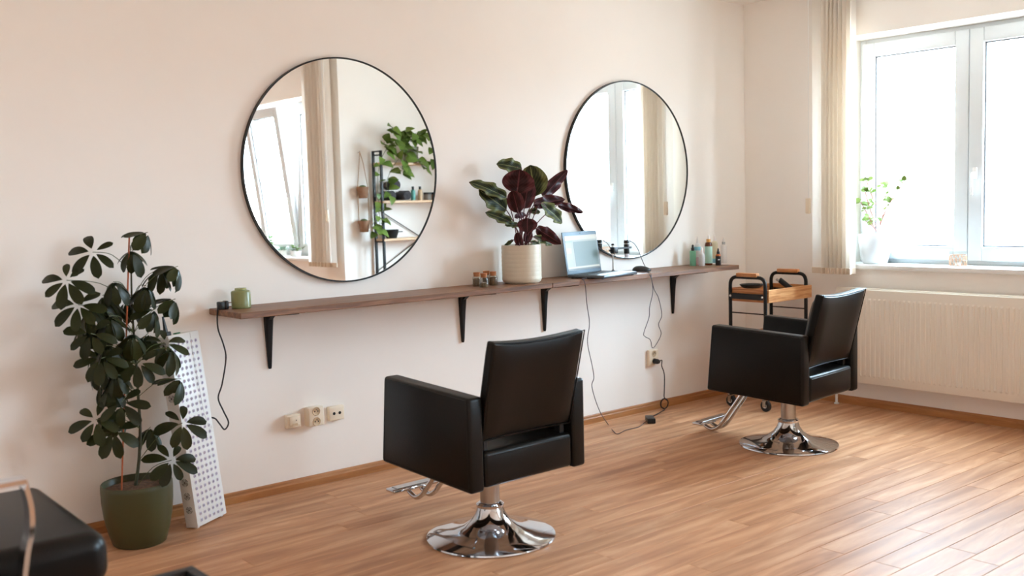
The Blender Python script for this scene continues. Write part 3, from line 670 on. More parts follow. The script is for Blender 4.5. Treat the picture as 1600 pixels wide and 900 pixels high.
# its mains cord, plug lying on the shelf end
pc = thing('power_cord', 'black mains cord with a two-pin plug lying on the left end of the shelf', 'cord', (0, 0, 0))
py = -.095
pts = [Vector((-3.935, py, SZ+.022)), at(341, 480, 1, py), at(339.5, 495, 1, py), at(341, 515, 1, py), at(349, 538, 1, py), at(353, 560, 1, py), at(347, 600, 1, py), at(341, 622, 1, py), at(349, 642, 1, py), at(357, 660, 1, py), at(351, 671, 1, py), at(343, 662, 1, py), at(336, 654, 1, py+.01), at(326, 652, 1, -.05)]
obj('cable', tb(smooth_path(pts, 6), .0036, 8), M['cord_dark'], pc)
g = at(348, 472.5, 1, py); bm = bmesh.new(); box(bm, (g.x-.024, py-.017, SZ+.0005), (g.x+.006, py+.017, SZ+.036), .006, 2); box(bm, (g.x+.004, py-.018, SZ+.0005), (g.x+.022, py+.018, SZ+.038), .005, 2); obj('plug', bm, M['blackp'], pc)
for z in (.010, .028): obj('pin', tb([(g.x+.02, py, SZ+z), (g.x+.042, py, SZ+z)], .0024, 8), mat('brass_pin', (150, 110, 90), .3, 1), pc)
# ------------------------------------------------------------------ things on the shelf
c = at(376.5, 466, 1, -.105)
t = thing('candle_jar', 'olive green frosted glass candle jar with lid on the shelf end', 'candle jar', (c.x, -.105, SZ))
gg = mat('olive_glass', (150, 154, 100), .3, trans=.4, spec=.4)
obj('jar', lt([(.001, 0), (.040, 0), (.0435, .004), (.0435, .072), (.040, .078), (.030, .081), (.001, .081)], 48), gg, t); obj('lid', lt([(.026, .080), (.026, .089), (.024, .091), (.001, .091)], 40), mat('pale_green_glass', (172, 178, 122), .25, trans=.3), t)
cork = mat('cork', (178, 116, 74), .85, bump=.3, bscale=200, var=.2, vscale=120); spice = mat('dried_herbs', (112, 86, 56), .95, bump=.8, bscale=250, var=.5, vscale=200)
jl = ['small cork-stoppered herb jar, leftmost of the group beside the cream pot', 'small cork-stoppered glass jar in front of the group, less than half full', 'small cork-stoppered herb jar, rightmost, nearest the cream plant pot', 'small cork-stoppered jar standing at the back, mostly hidden behind the other three']
jar0 = None
for (u, v, y, fill), lab in zip(((745, 437, -.12, .040), (756, 439, -.205, .024), (770.5, 436, -.15, .042), (760, 434, -.07, .036)), jl):
    c = at(u, v, 1, y); t = thing('spice_jar', lab, 'jar', (c.x, y, SZ), 0, 'four cork jars on the shelf')
    if jar0 is None: jar0 = [obj('glass', lt([(.001, .0), (.0225, .0), (.024, .003), (.024, .046), (.0205, .053), (.018, .057), (.0195, .062), (.0165, .062), (.0155, .056), (.0215, .045), (.0215, .003), (.001, .003)], 28, cap=False), M['clear'], t), obj('cork', lt([(.0155, .052), (.0185, .074), (.001, .075)], 24), cork, t)]
    else: inst('glass', jar0[0], t); inst('cork', jar0[1], t)
    obj('herbs', lt([(.001, .003), (.021, .003), (.021, fill), (.012, fill+.003), (.001, fill+.002)], 20), spice, t)
# calathea
CY = -.155; c = at(815, 415, 1, CY); CX = c.x
ca = thing('calathea_plant', 'calathea with purple-backed leaves in a ribbed cream pot on the shelf', 'plant', (CX, CY, SZ)); cb = Vector((CX, CY, SZ))
prof = [(.001, 0), (.094, 0), (.103, .008)]
for k in range(8):
    z = .018+k*.0235; prof += [(.1085, z), (.1100, z+.011), (.1085, z+.022)]
prof += [(.109, .208), (.107, .211), (.103, .208), (.102, .18), (.001, .18)]
obj('pot', lt(prof, 64, cap=False), M['stone_pot'], ca, angle=60); obj('soil', lt([(.1015, .186), (.05, .192), (.001, .192)], 28, cap=False), M['soil'], ca)
ll = lambda t: max(.02, math.sin(PI*min(1, t**.9))**.55)
CALM = [leaf_mesh('leaf', ll, 1, .6, d, .28, .22, 8, 14, .02, [M['calup'], M['caldown']], i+3, .3) for i, d in enumerate((.05, .16, .3))]
CAL = [((808, 302), (812, 266), 40, 'p', -.27, 1), ((819, 326), (827, 278), 23, 'p', -.24, 0), ((810, 333), (801, 297), 21, 'p', -.28, 1), ((836, 307), (829, 260), 38, 'g', -.17, 0), ((815, 264), (781, 254), 20, 'g', -.13, 1),
       ((791, 309), (742, 283), 17, 'g', -.13, 1), ((791, 328), (752, 298), 27, 'g', -.10, 0), ((799, 348), (765, 331), 15, 'g', -.15, 1), ((849, 308), (881, 270), 17, 'p', -.15, 1), ((834, 320), (875, 311), 17, 'p', -.19, 1),
       ((844, 318), (884, 347), 19, 'g', -.22, 1), ((872, 320), (906, 329), 12, 'p', -.16, 1), ((838, 357), (869, 374), 17, 'p', -.22, 2), ((824, 341), (824, 362), 25, 'p', -.27, 2), ((833, 370), (866, 381), 11, 'g', -.2, 1),
       ((826, 332), (845, 328), 10, 'g', -.16, 1), ((802, 375), (788, 384), 5, 'g', -.14, 2), ((810, 352), (792, 350), 9, 'g', -.16, 1), ((822, 337), (798, 335), 9, 'p', -.2, 2), ((828, 378), (846, 383), 7, 'g', -.2, 1), ((812, 384), (808, 364), 11, 'p', -.24, 0), ((822, 380), (828, 358), 12, 'p', -.12, 0)]
for (bu, bv), (tu, tv), wpx, face, y, mi in CAL:
    b = at(bu, bv, 1, y)-cb; tp = at(tu, tv, 1, y+rnd.uniform(-.02, .02))-cb; ln = (tp-b).length; wd = wpx/287*1.25/.6
    tc_ = (CAM-cb).normalized(); nrm = (tc_+Vector((0, 0, .35))) if face == 'g' else (-tc_+Vector((0, 0, .25)))
    lf = link('leaf', CALM[mi], ca, aim(b, tp, nrm, (wd, ln*1.05, ln)))
    st = Vector((rnd.uniform(-.035, .035), rnd.uniform(-.035, .035), .188)); mid = (st+b)/2+Vector(((b.x-st.x)*-.12, 0, .02))
    obj('stalk', tb(smooth_path([st, mid, b, b+(tp-b)*.25], 4), .0026, 6), M['calstem'], ca)
# laptop
LR = math.radians(11.5); hl = at(886.7, 431, 1, -.15)
lp_ = thing('laptop', 'open grey laptop on the shelf showing a pale program window', 'laptop', (hl.x, -.15, SZ), LR)
grey = mat('laptop_grey', (92, 96, 100), .35, .6); lid = mat('laptop_lid', (112, 128, 140), .45, .2)
LW, LD = .355, .25
obj('base', bx((0, -LD, .004), (LW, 0, .021), .004, 2), grey, lp_)
kb = bmesh.new()
for r_ in range(6):
    for k in range(15): box(kb, (.022+k*.0208, -.030-r_*.0172-.0145, .0208), (.022+k*.0208+.018, -.030-r_*.0172, .0228))
obj('keyboard', kb, M['blackp'], lp_, smooth=False, kind='stuff')
obj('touchpad', bx((.12, -.225, .0208), (.225, -.15, .0216)), mat('touchpad', (120, 124, 128), .3), lp_, smooth=False)
for x in (.02, LW-.02):
    for y in (-.02, -LD+.02): obj('rubber_foot', bx((x-.008, y-.004, 0), (x+.008, y+.004, .0045)), M['blackp'], lp_, smooth=False)
sc = bpy.data.objects.new('screen', None); COL.objects.link(sc); sc.parent = lp_; sc.location = (0, -.002, .020); sc.rotation_euler = (math.radians(-8), 0, 0)
obj('screen_lid', bx((0, 0, 0), (LW, .008, .245), .003, 2), lid, sc)
def screenmat(name, rgb, e):
    m = mat(name, tuple(c*.35 for c in rgb), .35); b = m.node_tree.nodes['Principled BSDF']; b.inputs['Emission Color'].default_value = lin(rgb); b.inputs['Emission Strength'].default_value = e*.115; return m
def scr(name, x0, z0, x1, z1, rgb, e, d): obj(name, bx((x0, -.0012-d, z0), (x1, 0-d, z1)), screenmat(name, rgb, e), sc, smooth=False)
scr('display', .012, .020, LW-.012, .222, (196, 204, 200), .9, 0)
scr('display_toolbar', .012, .196, LW-.012, .222, (232, 230, 216), 1.0, .0006); scr('display_taskbar', .012, .020, LW-.012, .030, (120, 128, 126), .5, .0006)
scr('display_image', .095, .042, LW-.018, .186, (132, 158, 158), .8, .0006); scr('display_sidebar', .016, .085, .072, .180, (206, 212, 206), .9, .0006); scr('display_panel', .018, .120, .066, .150, (232, 232, 222), 1.0, .0012)
scr('display_status', .018, .032, LW-.014, .040, (236, 232, 214), 1.0, .0006); scr('display_title', .020, .183, .085, .194, (170, 200, 205), .9, .0012)
obj('webcam', lt([(.003, -.001), (.001, -.0015)], 12, axis='y', origin=(LW/2, 0, .234)), M['dark'], sc)
# USB microscope on a stand
my = -.135; p0 = at(958, 424, 1, my); ms = thing('usb_microscope', 'black USB microscope clamped on a small steel stand beside the laptop', 'microscope', (p0.x, my, SZ)); mb = Vector((p0.x, my, SZ))
obj('stand_base', bx((-.018, -.05, 0), (.085, .045, .006), .002, 1), M['steel'], ms)
zc = at(958, 391, 1, my).z-SZ; obj('rod', tb([(0, 0, .004), (0, 0, zc+.035)], .0042, 12), M['steel'], ms)
obj('rod_foot', lt([(.011, .006), (.012, .016), (.008, .022), (.005, .024)], 16), M['blackp'], ms); obj('rod_cap', lt([(.009, zc+.03), (.009, zc+.037), (.005, zc+.04)], 14), M['blackp'], ms)
bm = bmesh.new(); box(bm, (-.012, -.022, zc-.020), (.024, .012, zc+.020), .004, 2); obj('clamp', bm, M['blackp'], ms)
obj('clamp_knob', lt([(.006, -.030), (.006, -.012)], 10, axis='x', origin=(0, 0, zc)), M['blackp'], ms)
zx = at(979, 385, 1, my); xs = zx.x-p0.x; obj('arm', bx((.02, -.016, zc+.004), (xs+.030, -.004, zc+.016), .002, 1), M['blackp'], ms)
zt_ = at(979, 375, 1, my).z-SZ; zb_ = at(979, 402, 1, my).z-SZ
hd_ = obj('barrel', lt([(.001, zb_+.022), (.0155, zb_+.022), (.017, zb_+.03), (.017, zt_-.006), (.013, zt_), (.001, zt_)], 28, origin=(xs, 0, 0)), M['blackp'], ms)
obj('trim_ring', lt([(.0174, zt_-.024), (.0174, zt_-.021)], 28, origin=(xs, 0, 0)), M['white'], hd_); obj('lens_hood', lt([(.0145, zb_+.022), (.0155, zb_), (.012, zb_)], 24, origin=(xs, 0, 0), cap=False), mat('frosted_hood', (226, 228, 236), .3, trans=.4), hd_)
# mouse
c = at(1006, 421, 2, SZ+.012); m_ = thing('computer_mouse', 'small black computer mouse beside the laptop on the shelf', 'mouse', (c.x-.02, max(c.y, -.22), SZ), .81)
bm = bmesh.new(); bmesh.ops.create_uvsphere(bm, u_segments=24, v_segments=14, radius=1)
for v in bm.verts: v.co = Vector((v.co.x*.031, v.co.y*.058, max(v.co.z, -.25)*.028*(1+.25*v.co.y)+.0075))
obj('shell', bm, M['blackp'], m_); obj('scroll_wheel', lt([(.007, -.003), (.007, .003)], 14, axis='x', origin=(0, .03, .028)), M['seal'], m_)
# cables by the laptop
cy = -.335
t = thing('usb_cable', 'thin dark USB cable looping from the laptop down in front of the wall', 'cable', (0, 0, 0))
a1 = Vector((p0.x+xs+.004, my, SZ+zt_)); rc = lp_.matrix_world
lr = Vector((hl.x, -.15, SZ))+Matrix.Rotation(LR, 3, 'Z') @ Vector((LW, -.16, .013))
pts = [lr+Vector((.012, 0, 0)), lr+Vector((.06, -.02, 0)), Vector((at(1013, 428, 1, -.30).x, -.305, SZ+.006)), at(1018, 436, 1, cy), at(1020, 456, 1, cy), at(1015, 480, 1, cy), at(1014, 496, 1, cy), at(1006, 520, 1, cy), at(1008, 526, 1, cy), at(1016, 531, 1, cy), at(1019, 543, 1, cy), at(1024, 540, 1, cy), at(1033, 522, 1, cy), at(1029, 507, 1, cy), at(1034, 492, 1, cy), at(1029, 466, 1, cy), at(1022, 452, 1, cy), at(1017, 433, 1, cy), Vector((at(1012, 428, 1, -.28).x, -.28, SZ+.005)), Vector((at(1008, 424, 1, -.17).x+.05, -.14, SZ+.004)), at(1004, 408, 1, my+.01), at(998, 392, 1, my), at(990, 380, 1, my), a1]
obj('cord', tb(smooth_path(pts, 6), .0021, 7), M['cord_grey'], t); bm = bmesh.new(); tube(bm, [lr+Vector((.001, 0, 0)), lr+Vector((.028, -.004, 0))], .006, 8); obj('usb_plug', bm, M['blackp'], t)
t = thing('laptop_charger', 'black laptop charger with adaptor block and coiled cord on the floor by the wall', 'charger', (0, 0, 0))
ll_ = Vector((hl.x, -.15, SZ))+Matrix.Rotation(LR, 3, 'Z') @ Vector((.0, -.13, .012))
pts = [ll_+Vector((-.004, 0, 0)), ll_+Vector((-.03, -.03, -.004)), Vector((at(908, 438, 1, -.31).x, -.315, SZ+.004)), at(914, 442, 1, cy)]+[at(u, v, 1, cy) for u, v in ((917, 475), (921, 505), (918, 535), (925, 570), (928, 590), (925, 605), (936, 640))]
pts += [at(u, v, 2, .003) for u, v in ((950, 663), (958, 673), (965, 678), (978, 672), (998, 667))]
ad = at(1016, 657, 2, .01); pts += [Vector((ad.x-.05, ad.y, .006)), Vector((ad.x-.03, ad.y, .012))]
obj('thin_cord', tb(smooth_path(pts, 6), .0022, 7), M['cord_grey'], t)
bm = bmesh.new(); box(bm, (-.055, -.024, 0), (.055, .024, .032), .005, 2, Matrix.Translation((ad.x, ad.y, 0.001)) @ Matrix.Rotation(.9, 4, 'Z')); obj('adaptor', bm, M['blackp'], t)
k0 = at(1034, 634, 1, -.06); co = [Vector((ad.x+.03, ad.y+.04, .012)), Vector((k0.x-.02, -.10, .01))]
for i in range(30):
    a = i/30*2*PI*2.5; co.append(Vector((k0.x+.020*math.sin(a)*1.3, -.085+.030*math.cos(a*1.02)*.6+.004*i/30, .045+.036*math.cos(a+2.6))))
co += [Vector((k0.x+.015, -.07, .08)), at(1038, 610, 1, -.05), at(1038, 585, 1, -.05), at(1034, 572, 1, -.055), Vector((SOCK[0]+.035, -.06, SOCK[2]+.004)), Vector((SOCK[0]+.012, -.058, SOCK[2]))]
obj('mains_cord', tb(smooth_path(co, 4), .0036, 7), M['cord_dark'], t)
obj('mains_plug', lt([(.001, -.068), (.012, -.066), (.0165, -.056), (.0165, -.026), (.001, -.026)], 20, axis='y', origin=(SOCK[0], 0, SOCK[2])), M['blackp'], t)
# bottles at the right end
def bottle(label, u, y, wpx, parts, name='bottle'):
    c = at(u, 413, 1, y); t = thing(name, label, 'bottle', (c.x, y, SZ), 0, 'hair product bottles at the right end of the shelf')
    for nm, pr, m in parts: obj(nm, lt(pr, 28), m, t, angle=40)
    return t
mg = mat('mint_green', (112, 178, 148), .35); mint = mat('pale_mint_label', (176, 214, 198), .5); amber = mat('amber_glass', (112, 50, 24), .15, trans=.3); gold = mat('gold_cap', (206, 150, 82), .3, .6)
frost = mat('frosted_plastic', (226, 224, 222), .3, trans=.35); blu = mat('blue_liquid', (130, 190, 206), .3); pink = mat('pink_tint', (214, 184, 190), .3); yel = mat('pale_yellow', (224, 216, 186), .35); wht = mat('soft_white', (232, 228, 224), .4); labw = mat('white_print', (222, 222, 220), .5)
sp = lambda r, z, h, n: [(r*.55, z), (r*.5, z+h*.45), (r*.16, z+h), (.001, z+h)]
bottle('mint green bottle with a black spray cap, leftmost of the hair products', 1082.7, -.10, 9, [('body', [(.001, 0), (.0195, 0), (.0205, .003), (.0205, .094), (.018, .098), (.001, .098)], mg), ('collar', [(.011, .097), (.011, .117), (.001, .117)], M['blackp']), ('spray_head', [(.007, .116), (.007, .132), (.003, .138), (.001, .138)], M['blackp'])])
bottle('tall pointed-nozzle bottle with a blue band, behind the mint green one', 1090, -.045, 10, [('body', [(.001, 0), (.021, 0), (.022, .004), (.022, .05), (.001, .05)], pink), ('band', [(.022, .05), (.0222, .11), (.001, .11)], frost), ('blue_band', [(.0225, .094), (.0225, .118), (.001, .118)], blu), ('shoulder', [(.022, .118), (.017, .134), (.009, .14), (.001, .14)], frost), ('nozzle', [(.009, .138), (.007, .155), (.002, .186), (.001, .186)], wht)])
bottle('small clear dropper bottle with a white pointed cap, third of the front row', 1096.8, -.16, 9, [('body', [(.001, 0), (.018, 0), (.0195, .003), (.0195, .070), (.012, .082), (.001, .082)], frost), ('cap', [(.010, .08), (.008, .10), (.004, .122), (.001, .122)], wht)])
bottle('amber bottle with a pale mint label and gold pump collar', 1107.3, -.14, 12, [('body', [(.001, 0), (.0235, 0), (.0245, .003), (.0245, .13), (.020, .146), (.013, .150), (.001, .15)], amber), ('label_band', [(.0248, .012), (.0248, .122)], mint), ('collar', [(.0135, .148), (.0135, .170), (.001, .17)], gold), ('pump', [(.006, .168), (.006, .182), (.0025, .196), (.001, .196)], wht)])
bottle('tall cream bottle with a pointed nozzle between the amber and black bottles', 1117.0, -.05, 9, [('body', [(.001, 0), (.020, 0), (.021, .004), (.021, .03), (.001, .03)], blu), ('upper_body', [(.021, .03), (.021, .13), (.017, .142), (.010, .148), (.001, .148)], yel), ('nozzle', [(.009, .146), (.007, .165), (.002, .198), (.001, .198)], wht)])
b = bottle('small black dropper bottle with an amber shoulder in front', 1122.3, -.215, 8, [('body', [(.001, 0), (.0165, 0), (.0175, .003), (.0175, .060), (.001, .06)], M['blackp']), ('shoulder', [(.0173, .06), (.0165, .066), (.011, .073), (.001, .073)], mat('amber_shoulder', (190, 96, 36), .2)), ('collar', [(.0105, .072), (.009, .09), (.001, .09)], M['blackp']), ('dropper_bulb', [(.0055, .089), (.0055, .102), (.003, .110), (.001, .11)], M['blackp'])])
bm = bmesh.new()
for a in (-2.45, -2.3, -2.15, -2.0):
    ca_, sa_ = math.cos(a), math.sin(a); box(bm, (-.002, -.0004, .034), (.002, .0004, .040), 0, 2, Matrix.Translation((.0177*ca_, .0177*sa_, 0)) @ Matrix.Rotation(a+PI/2, 4, 'Z'))
obj('printed_label', bm, labw, b, smooth=False)
bottle('white pump bottle with a silver collar, rightmost of the hair products', 1130.8, -.12, 10, [('body', [(.001, 0), (.021, 0), (.022, .004), (.022, .115), (.019, .122), (.010, .125), (.001, .125)], wht), ('collar', [(.0115, .124), (.0115, .143), (.001, .143)], M['steel']), ('pump', [(.008, .142), (.007, .155), (.0025, .172), (.001, .172)], wht)])
# ------------------------------------------------------------------ window sill
SLZ = OZ0+.017
sp_ = thing('potted_geranium', 'small leafy plant with reddish stems in a white pot on the window sill', 'plant', (.115, -.925, SLZ)); sb = Vector((.115, -.925, SLZ))
obj('pot', lt([(.001, 0), (.068, 0), (.075, .005), (.092, .07), (.101, .14), (.103, .185), (.100, .188), (.096, .184), (.094, .16), (.001, .16)], 48, cap=False), mat('white_glaze', (214, 218, 222), .25), sp_, angle=60); obj('soil', lt([(.093, .168), (.04, .175), (.001, .175)], 24, cap=False), M['soil'], sp_)
rs = mat('reddish_stem', (150, 92, 80), .6); sl = leafmat('pale_leaf', (84, 110, 46), (140, 160, 84), .5, .15)
sq = lambda t: math.sin(PI*min(1, t**.7))**.5
SL = leaf_mesh('leaf', sq, 1, .9, .2, .1, .1, 4, 5, .02, [sl, sl], 2)
for path in (((1372, 362), (1378, 345), (1390, 318), (1404, 298), (1412, 284)), ((1374, 352), (1386, 322), (1390, 312), (1384, 300), (1379, 290)), ((1372, 362), (1366, 345), (1358, 322), (1352, 300)), ((1370, 362), (1358, 340), (1352, 328), (1345, 316)), ((1374, 350), (1380, 330), (1368, 318), (1360, 300), (1354, 282)), ((1370, 362), (1362, 352), (1352, 345))):
    xo = .115+rnd.uniform(-.04, .05); P_ = [at(u, v, 0, .115 if i == 0 else xo)-sb for i, (u, v) in enumerate(path)]
    obj('stem', tb(smooth_path(P_, 3), .0028, 6), rs, sp_)
    for k, pnt in enumerate(P_[1:]):
        for j in range(3 if k < len(P_)-2 else 6):
            d = Vector((rnd.uniform(-1, 1), rnd.uniform(-1, 1), rnd.uniform(-.2, .8))).normalized(); s_ = rnd.uniform(.028, .046); b0 = pnt+d*.006
            link('leaf', SL, sp_, aim(b0, b0+d, Vector((rnd.uniform(-.4, .1)-.4, rnd.uniform(-.5, .2), .8)), (s_, s_, s_)))
for j in range(9):
    a = rnd.uniform(0, 6.28); pnt = Vector((.03*math.cos(a), .03*math.sin(a), .178)); d = Vector((math.cos(a), math.sin(a), .6)).normalized(); link('leaf', SL, sp_, aim(pnt, pnt+d, Vector((0, 0, 1)), (.03, .03, .03)))
th = thing('tealight_glass', 'clear tealight glass with a rose-gold lattice on the window sill', 'candle holder', (.10, -1.475, SLZ)); 
obj('glass', lt([(.001, 0), (.042, 0), (.047, .004), (.048, .088), (.0455, .088), (.044, .006), (.001, .006)], 36, cap=False), M['clear'], th)
rg = mat('rose_gold', (196, 150, 120), .45, .1); bm = bmesh.new()
for k in range(14):
    for s in (1, -1): tube(bm, [(.0488*math.cos(a), .0488*math.sin(a), z) for a, z in [((k+s*q/6*1.0)*2*PI/14, .006+.062*q/6) for q in range(7)]], .0016, 5)
for z in (.006, .037, .068): tube(bm, [(.0488*math.cos(a*PI/14), .0488*math.sin(a*PI/14), z) for a in range(28)], .0016, 5, closed=True)
obj('lattice', bm, rg, th); obj('tealight', lt([(.001, .006), (.019, .006), (.019, .020), (.001, .020)], 24), wht, th)
# ------------------------------------------------------------------ what the left mirror shows: wall step with planters and plant rack
yw = Y2
cordm = mat('jute_cord', (160, 118, 70), .9); terra = mat('terracotta', (146, 110, 84), .8, var=.15, vscale=30); cact = leafmat('succulent', (70, 92, 60), (110, 130, 84), .5)
top = mat_(561, 238, 1, yw+.02); hp = thing('hanging_planter', 'two terracotta pots hung on jute cords, reflected in the left mirror', 'hanging planter', (top.x, yw, 0))
obj('hook', tb([(0, .0, top.z), (0, .03, top.z), (0, .03, top.z+.012)], .003, 6), M['steel'], hp)
zs = []
for v0, v1 in ((292, 310), (345, 363)):
    a = mat_(561, v0, 1, yw+.06); b = mat_(561, v1, 1, yw+.06); z0 = b.z; h = a.z-b.z; zs.append((z0, h)); cx = a.x-top.x
    p_ = obj('pot', lt([(.001, 0), (.036, 0), (.047, h*.7), (.051, h*.7), (.053, h), (.048, h), (.044, h*.75), (.001, h*.7)], 28, origin=(0, .056, z0), cap=False), terra, hp, angle=50)
    bm = bmesh.new(); bmesh.ops.create_icosphere(bm, subdivisions=2, radius=.034, matrix=Matrix.Translation((0, .056, z0+h*.95)) @ Matrix.Diagonal((1, 1, .6, 1)))
    obj('succulent', bm, cact, p_)
for s in (-1, 1):
    obj('cord', tb([(0, .03, top.z), (s*.018, .045, top.z-.08), (s*.052, .056, zs[0][0]+zs[0][1]*.9), (s*.050, .056, zs[1][0]+zs[1][1]*.9)], .0028, 6), cordm, hp)
rk = thing('plant_rack', 'black metal rack with beech shelves reflected in the left mirror', 'rack', (0, 0, 0))
pr0 = mat_(590.5, 330, 1, yw+.03); pr1 = mat_(598, 330, 1, yw+.15); rx0 = pr1.x; rx1 = -.06; rtop = mat_(598, 235, 1, yw+.15).z; RY0, RY1 = yw+.03, yw+.15
zsh = [mat_(625, 254, 1, RY1).z, mat_(625, 313.5, 1, RY1).z, mat_(625, 372, 1, RY1).z]; zsh += [zsh[2]-.34, zsh[2]-.68]
for x in (rx0, rx1):
    for y in (RY0, RY1): obj('post', bx((x-.010, y-.010, 0), (x+.010, y+.010, rtop), .001, 1), M['black'], rk)
    for z in [rtop-.012]+zsh: obj('rung', bx((x-.008, RY0, z-.032), (x+.008, RY1, z-.020)), M['black'], rk, smooth=False)
    obj('rung', bx((x-.008, RY0, rtop-.012), (x+.008, RY1, rtop)), M['black'], rk, smooth=False)
for z in zsh: obj('shelf_board', bx((rx0-.004, yw+.012, z-.02), (rx1+.004, RY1+.018, z), .002, 1), M['beech'], rk)
for a, b in (((rx0, zsh[1]), (rx1, zsh[3])), ((rx1, zsh[1]), (rx0, zsh[3]))): obj('cross_brace', tb([(a[0], yw+.016, a[1]-.05), (b[0], yw+.016, b[1]+.05)], .004, 6), M['black'], rk)
# pothos on the top shelf
c = mat_(643, 240, 1, yw+.10); po = thing('pothos_plant', 'trailing pothos in a grey-green pot on the top of the reflected rack', 'plant', (c.x, yw+.09, zsh[0])); pb = Vector((c.x, yw+.09, zsh[0]))
obj('pot', lt([(.001, 0), (.052, 0), (.058, .01), (.070, .13), (.072, .14), (.067, .14), (.064, .12), (.001, .12)], 36, cap=False), mat('sage_glaze', (128, 130, 104), .35), po, angle=60); obj('soil', lt([(.063, .125), (.001, .13)], 20, cap=False), M['soil'], po)
pl = leafmat('pothos_leaf', (62, 88, 34), (126, 150, 70), .35, .25); hp_ = lambda t: max(.02, min(1, t*9)**.5*math.cos(PI/2*t**1.15)**.85)
PM = [leaf_mesh('leaf', hp_, 1, .80, d, .12, .04, 6, 10, .01, [pl, pl], i) for i, d in enumerate((.1, .3))]
vines = [((640, 225), (618, 222), (602, 236), (592, 262), (590, 300), (592, 330), (580, 355)), ((640, 222), (622, 210), (612, 198)), ((642, 222), (650, 208), (660, 215)), ((645, 224), (662, 212), (676, 230), (680, 250)), ((640, 226), (625, 245), (610, 268), (604, 290), (612, 305)), ((644, 228), (655, 250), (664, 262)), ((640, 226), (630, 255), (628, 268)), ((640, 224), (605, 228), (600, 222)), ((590, 320), (594, 345), (588, 362)), ((642, 222), (636, 204), (628, 206))]
for vn in vines:
    yy = yw+.10+rnd.uniform(-.02, .10); P_ = [mat_(u, v, 1, yw+.10 if i == 0 and v < 300 else yy+.05*(i > 0))-pb for i, (u, v) in enumerate(vn)]; sm = smooth_path(P_, 5)
    obj('vine', tb(sm, .0022, 5), M['petiole'], po)
    for k in range(2, len(sm), 2):
        for _ in range(2 if len(vn) < 5 else 1):
            d = Vector((rnd.uniform(-1, 1), rnd.uniform(.0, 1), rnd.uniform(-.9, .4))).normalized(); s_ = rnd.uniform(.075, .115)*(.72 if len(vn) > 5 and k > 12 else 1); b0 = sm[k]+d*.015
            link('leaf', rnd.choice(PM), po, aim(b0, b0+d, Vector((rnd.uniform(-.3, .3), 1, .9)), (s_, s_, s_)))
# towels, bottles and boxes on the second shelf, bowl on the third
tw = mat('charcoal_towel', (74, 72, 76), .95, bump=.5, bscale=300)
def towel(label, u, z, r, L):
    c = mat_(u, 310, 1, yw+.09); t = thing('rolled_towel', label, 'towel', (c.x, yw+.09, z), 0, 'rolled towels on the reflected rack')
    bm = bmesh.new(); a = [(r*.15+(r*.85)*i/60) for i in range(61)]; th_ = [i/60*2*PI*3.2 for i in range(61)]
    ins = [Vector((rr*math.cos(q), 0, rr*math.sin(q)+r)) for rr, q in zip(a, th_)]; o_ = [bm.verts.new(p+Vector((0, -L/2, 0))) for p in ins]; e_ = [bm.verts.new(p+Vector((0, L/2, 0))) for p in ins]
    for i in range(60): bm.faces.new((o_[i], o_[i+1], e_[i+1], e_[i]))
    k = obj('roll', bm, tw, t, angle=60); md = k.modifiers.new('thick', 'SOLIDIFY'); md.thickness = r*.2; md.offset = -1
    return t
z1 = zsh[1]; towel('rolled charcoal towel lying on top of the two others on the reflected rack', 612.5, z1+.088, .046, .15); towel('rolled charcoal towel at the bottom left of the reflected towel pile', 605, z1, .044, .15); towel('rolled charcoal towel at the bottom right of the reflected towel pile', 629, z1, .044, .15)
def small(label, u, z, pr, m, name, cat, cap=None):
    c = mat_(u, 305, 1, yw+.10); t = thing(name, label, cat, (c.x, yw+.10, z)); obj('body', lt(pr, 24), m, t); 
    if cap: obj('cap', lt(cap, 20), M['blackp'], t)
small('teal bottle with a black cap on the reflected rack', 645.5, z1, [(.001, 0), (.020, 0), (.020, .085), (.012, .095), (.001, .095)], mat('teal_plastic', (92, 160, 150), .4), 'bottle', 'bottle', [(.011, .094), (.011, .122), (.001, .122)])
small('tan bottle with a black cap on the reflected rack', 656.5, z1, [(.001, 0), (.020, 0), (.020, .085), (.012, .095), (.001, .095)], mat('tan_plastic', (206, 176, 140), .4), 'bottle', 'bottle', [(.011, .094), (.011, .122), (.001, .122)])
small('clear tub with a black lid beside the bottles on the reflected rack', 668, z1, [(.001, 0), (.034, 0), (.034, .05), (.001, .05)], mat('smoky_plastic', (120, 112, 104), .3), 'storage_tub', 'tub', [(.036, .05), (.036, .068), (.001, .068)])
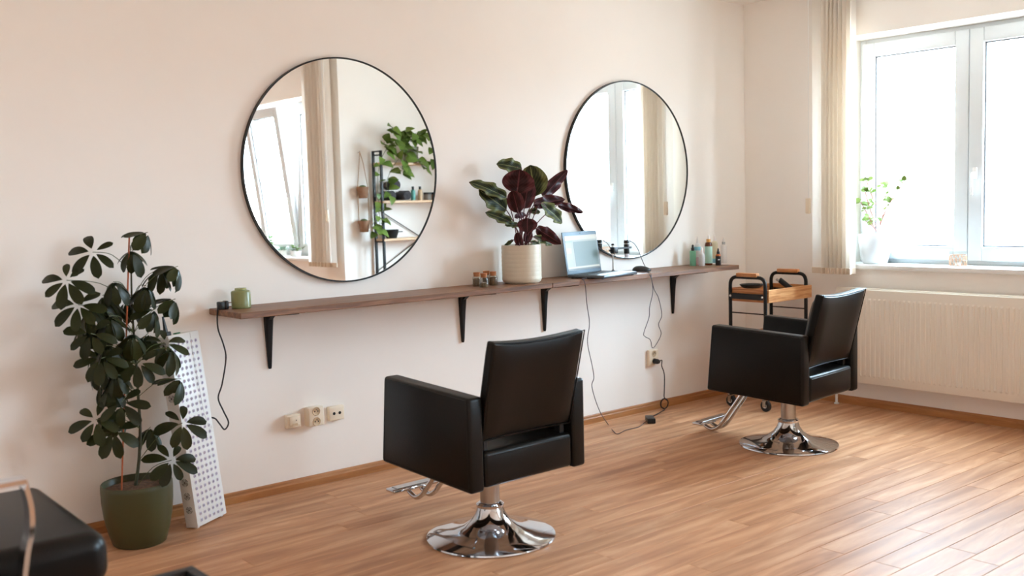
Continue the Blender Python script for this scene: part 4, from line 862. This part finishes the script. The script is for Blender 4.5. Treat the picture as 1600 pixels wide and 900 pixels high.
small('brown tub with a black lid at the mirror edge on the reflected rack', 680, z1, [(.001, 0), (.034, 0), (.034, .05), (.001, .05)], mat('brown_plastic', (120, 84, 66), .3), 'storage_tub', 'tub', [(.036, .05), (.036, .068), (.001, .068)])
c = mat_(612, 365, 1, yw+.09); t = thing('tint_bowl', 'black tint bowl with a side handle on the third shelf of the reflected rack', 'bowl', (c.x, yw+.085, zsh[2]))
obj('bowl', lt([(.001, 0), (.045, 0), (.062, .05), (.066, .075), (.063, .075), (.058, .05), (.042, .006), (.001, .006)], 32, cap=False), M['blackp'], t); obj('handle', bx((.06, -.012, .05), (.115, .012, .058), .002, 1), M['blackp'], t)
# plants on the sill of the second window
for (u, v, lab, cols, hgt) in ((440, 392, 'pale trailing succulent in a low white pot on the reflected window sill', ((150, 176, 150), (206, 222, 206)), .02), (462, 388, 'green succulent in a low white pot on the reflected window sill', ((70, 96, 50), (120, 142, 84)), .03), (424, 370, 'upright leafy herb plant on the reflected window sill, left of the succulents', ((90, 128, 70), (150, 176, 112)), .10)):
    c = mat_(u, v, 0, X2+.09); t = thing('sill_plant', lab, 'plant', (X2+.09, c.y, SLZ), 0, 'plants on the reflected window sill'); ml = leafmat('sill_leaf', cols[0], cols[1], .5, .3); me = leaf_mesh('leaf', sq, 1, .7, .2, .1, 0, 3, 4, .03, [ml, ml], 1)
    obj('pot', lt([(.001, 0), (.045, 0), (.055, .055), (.051, .055), (.045, .04), (.001, .04)], 24, cap=False), M['white'], t); obj('stem', tb([(0, 0, .03), (.005, 0, .05+hgt*1.4)], .003, 5), M['petiole'], t)
    for k in range(40):
        a = rnd.uniform(0, 6.28); r_ = rnd.uniform(.0, .09); z = .05+rnd.uniform(0, hgt*1.6); p_ = Vector((r_*math.cos(a)*.7, r_*math.sin(a), z)); d = Vector((math.cos(a), math.sin(a), rnd.uniform(-.1, .9))).normalized(); s_ = rnd.uniform(.03, .05); link('leaf', me, t, aim(p_, p_+d, Vector((0, 0, 1)), (s_, s_, s_)))
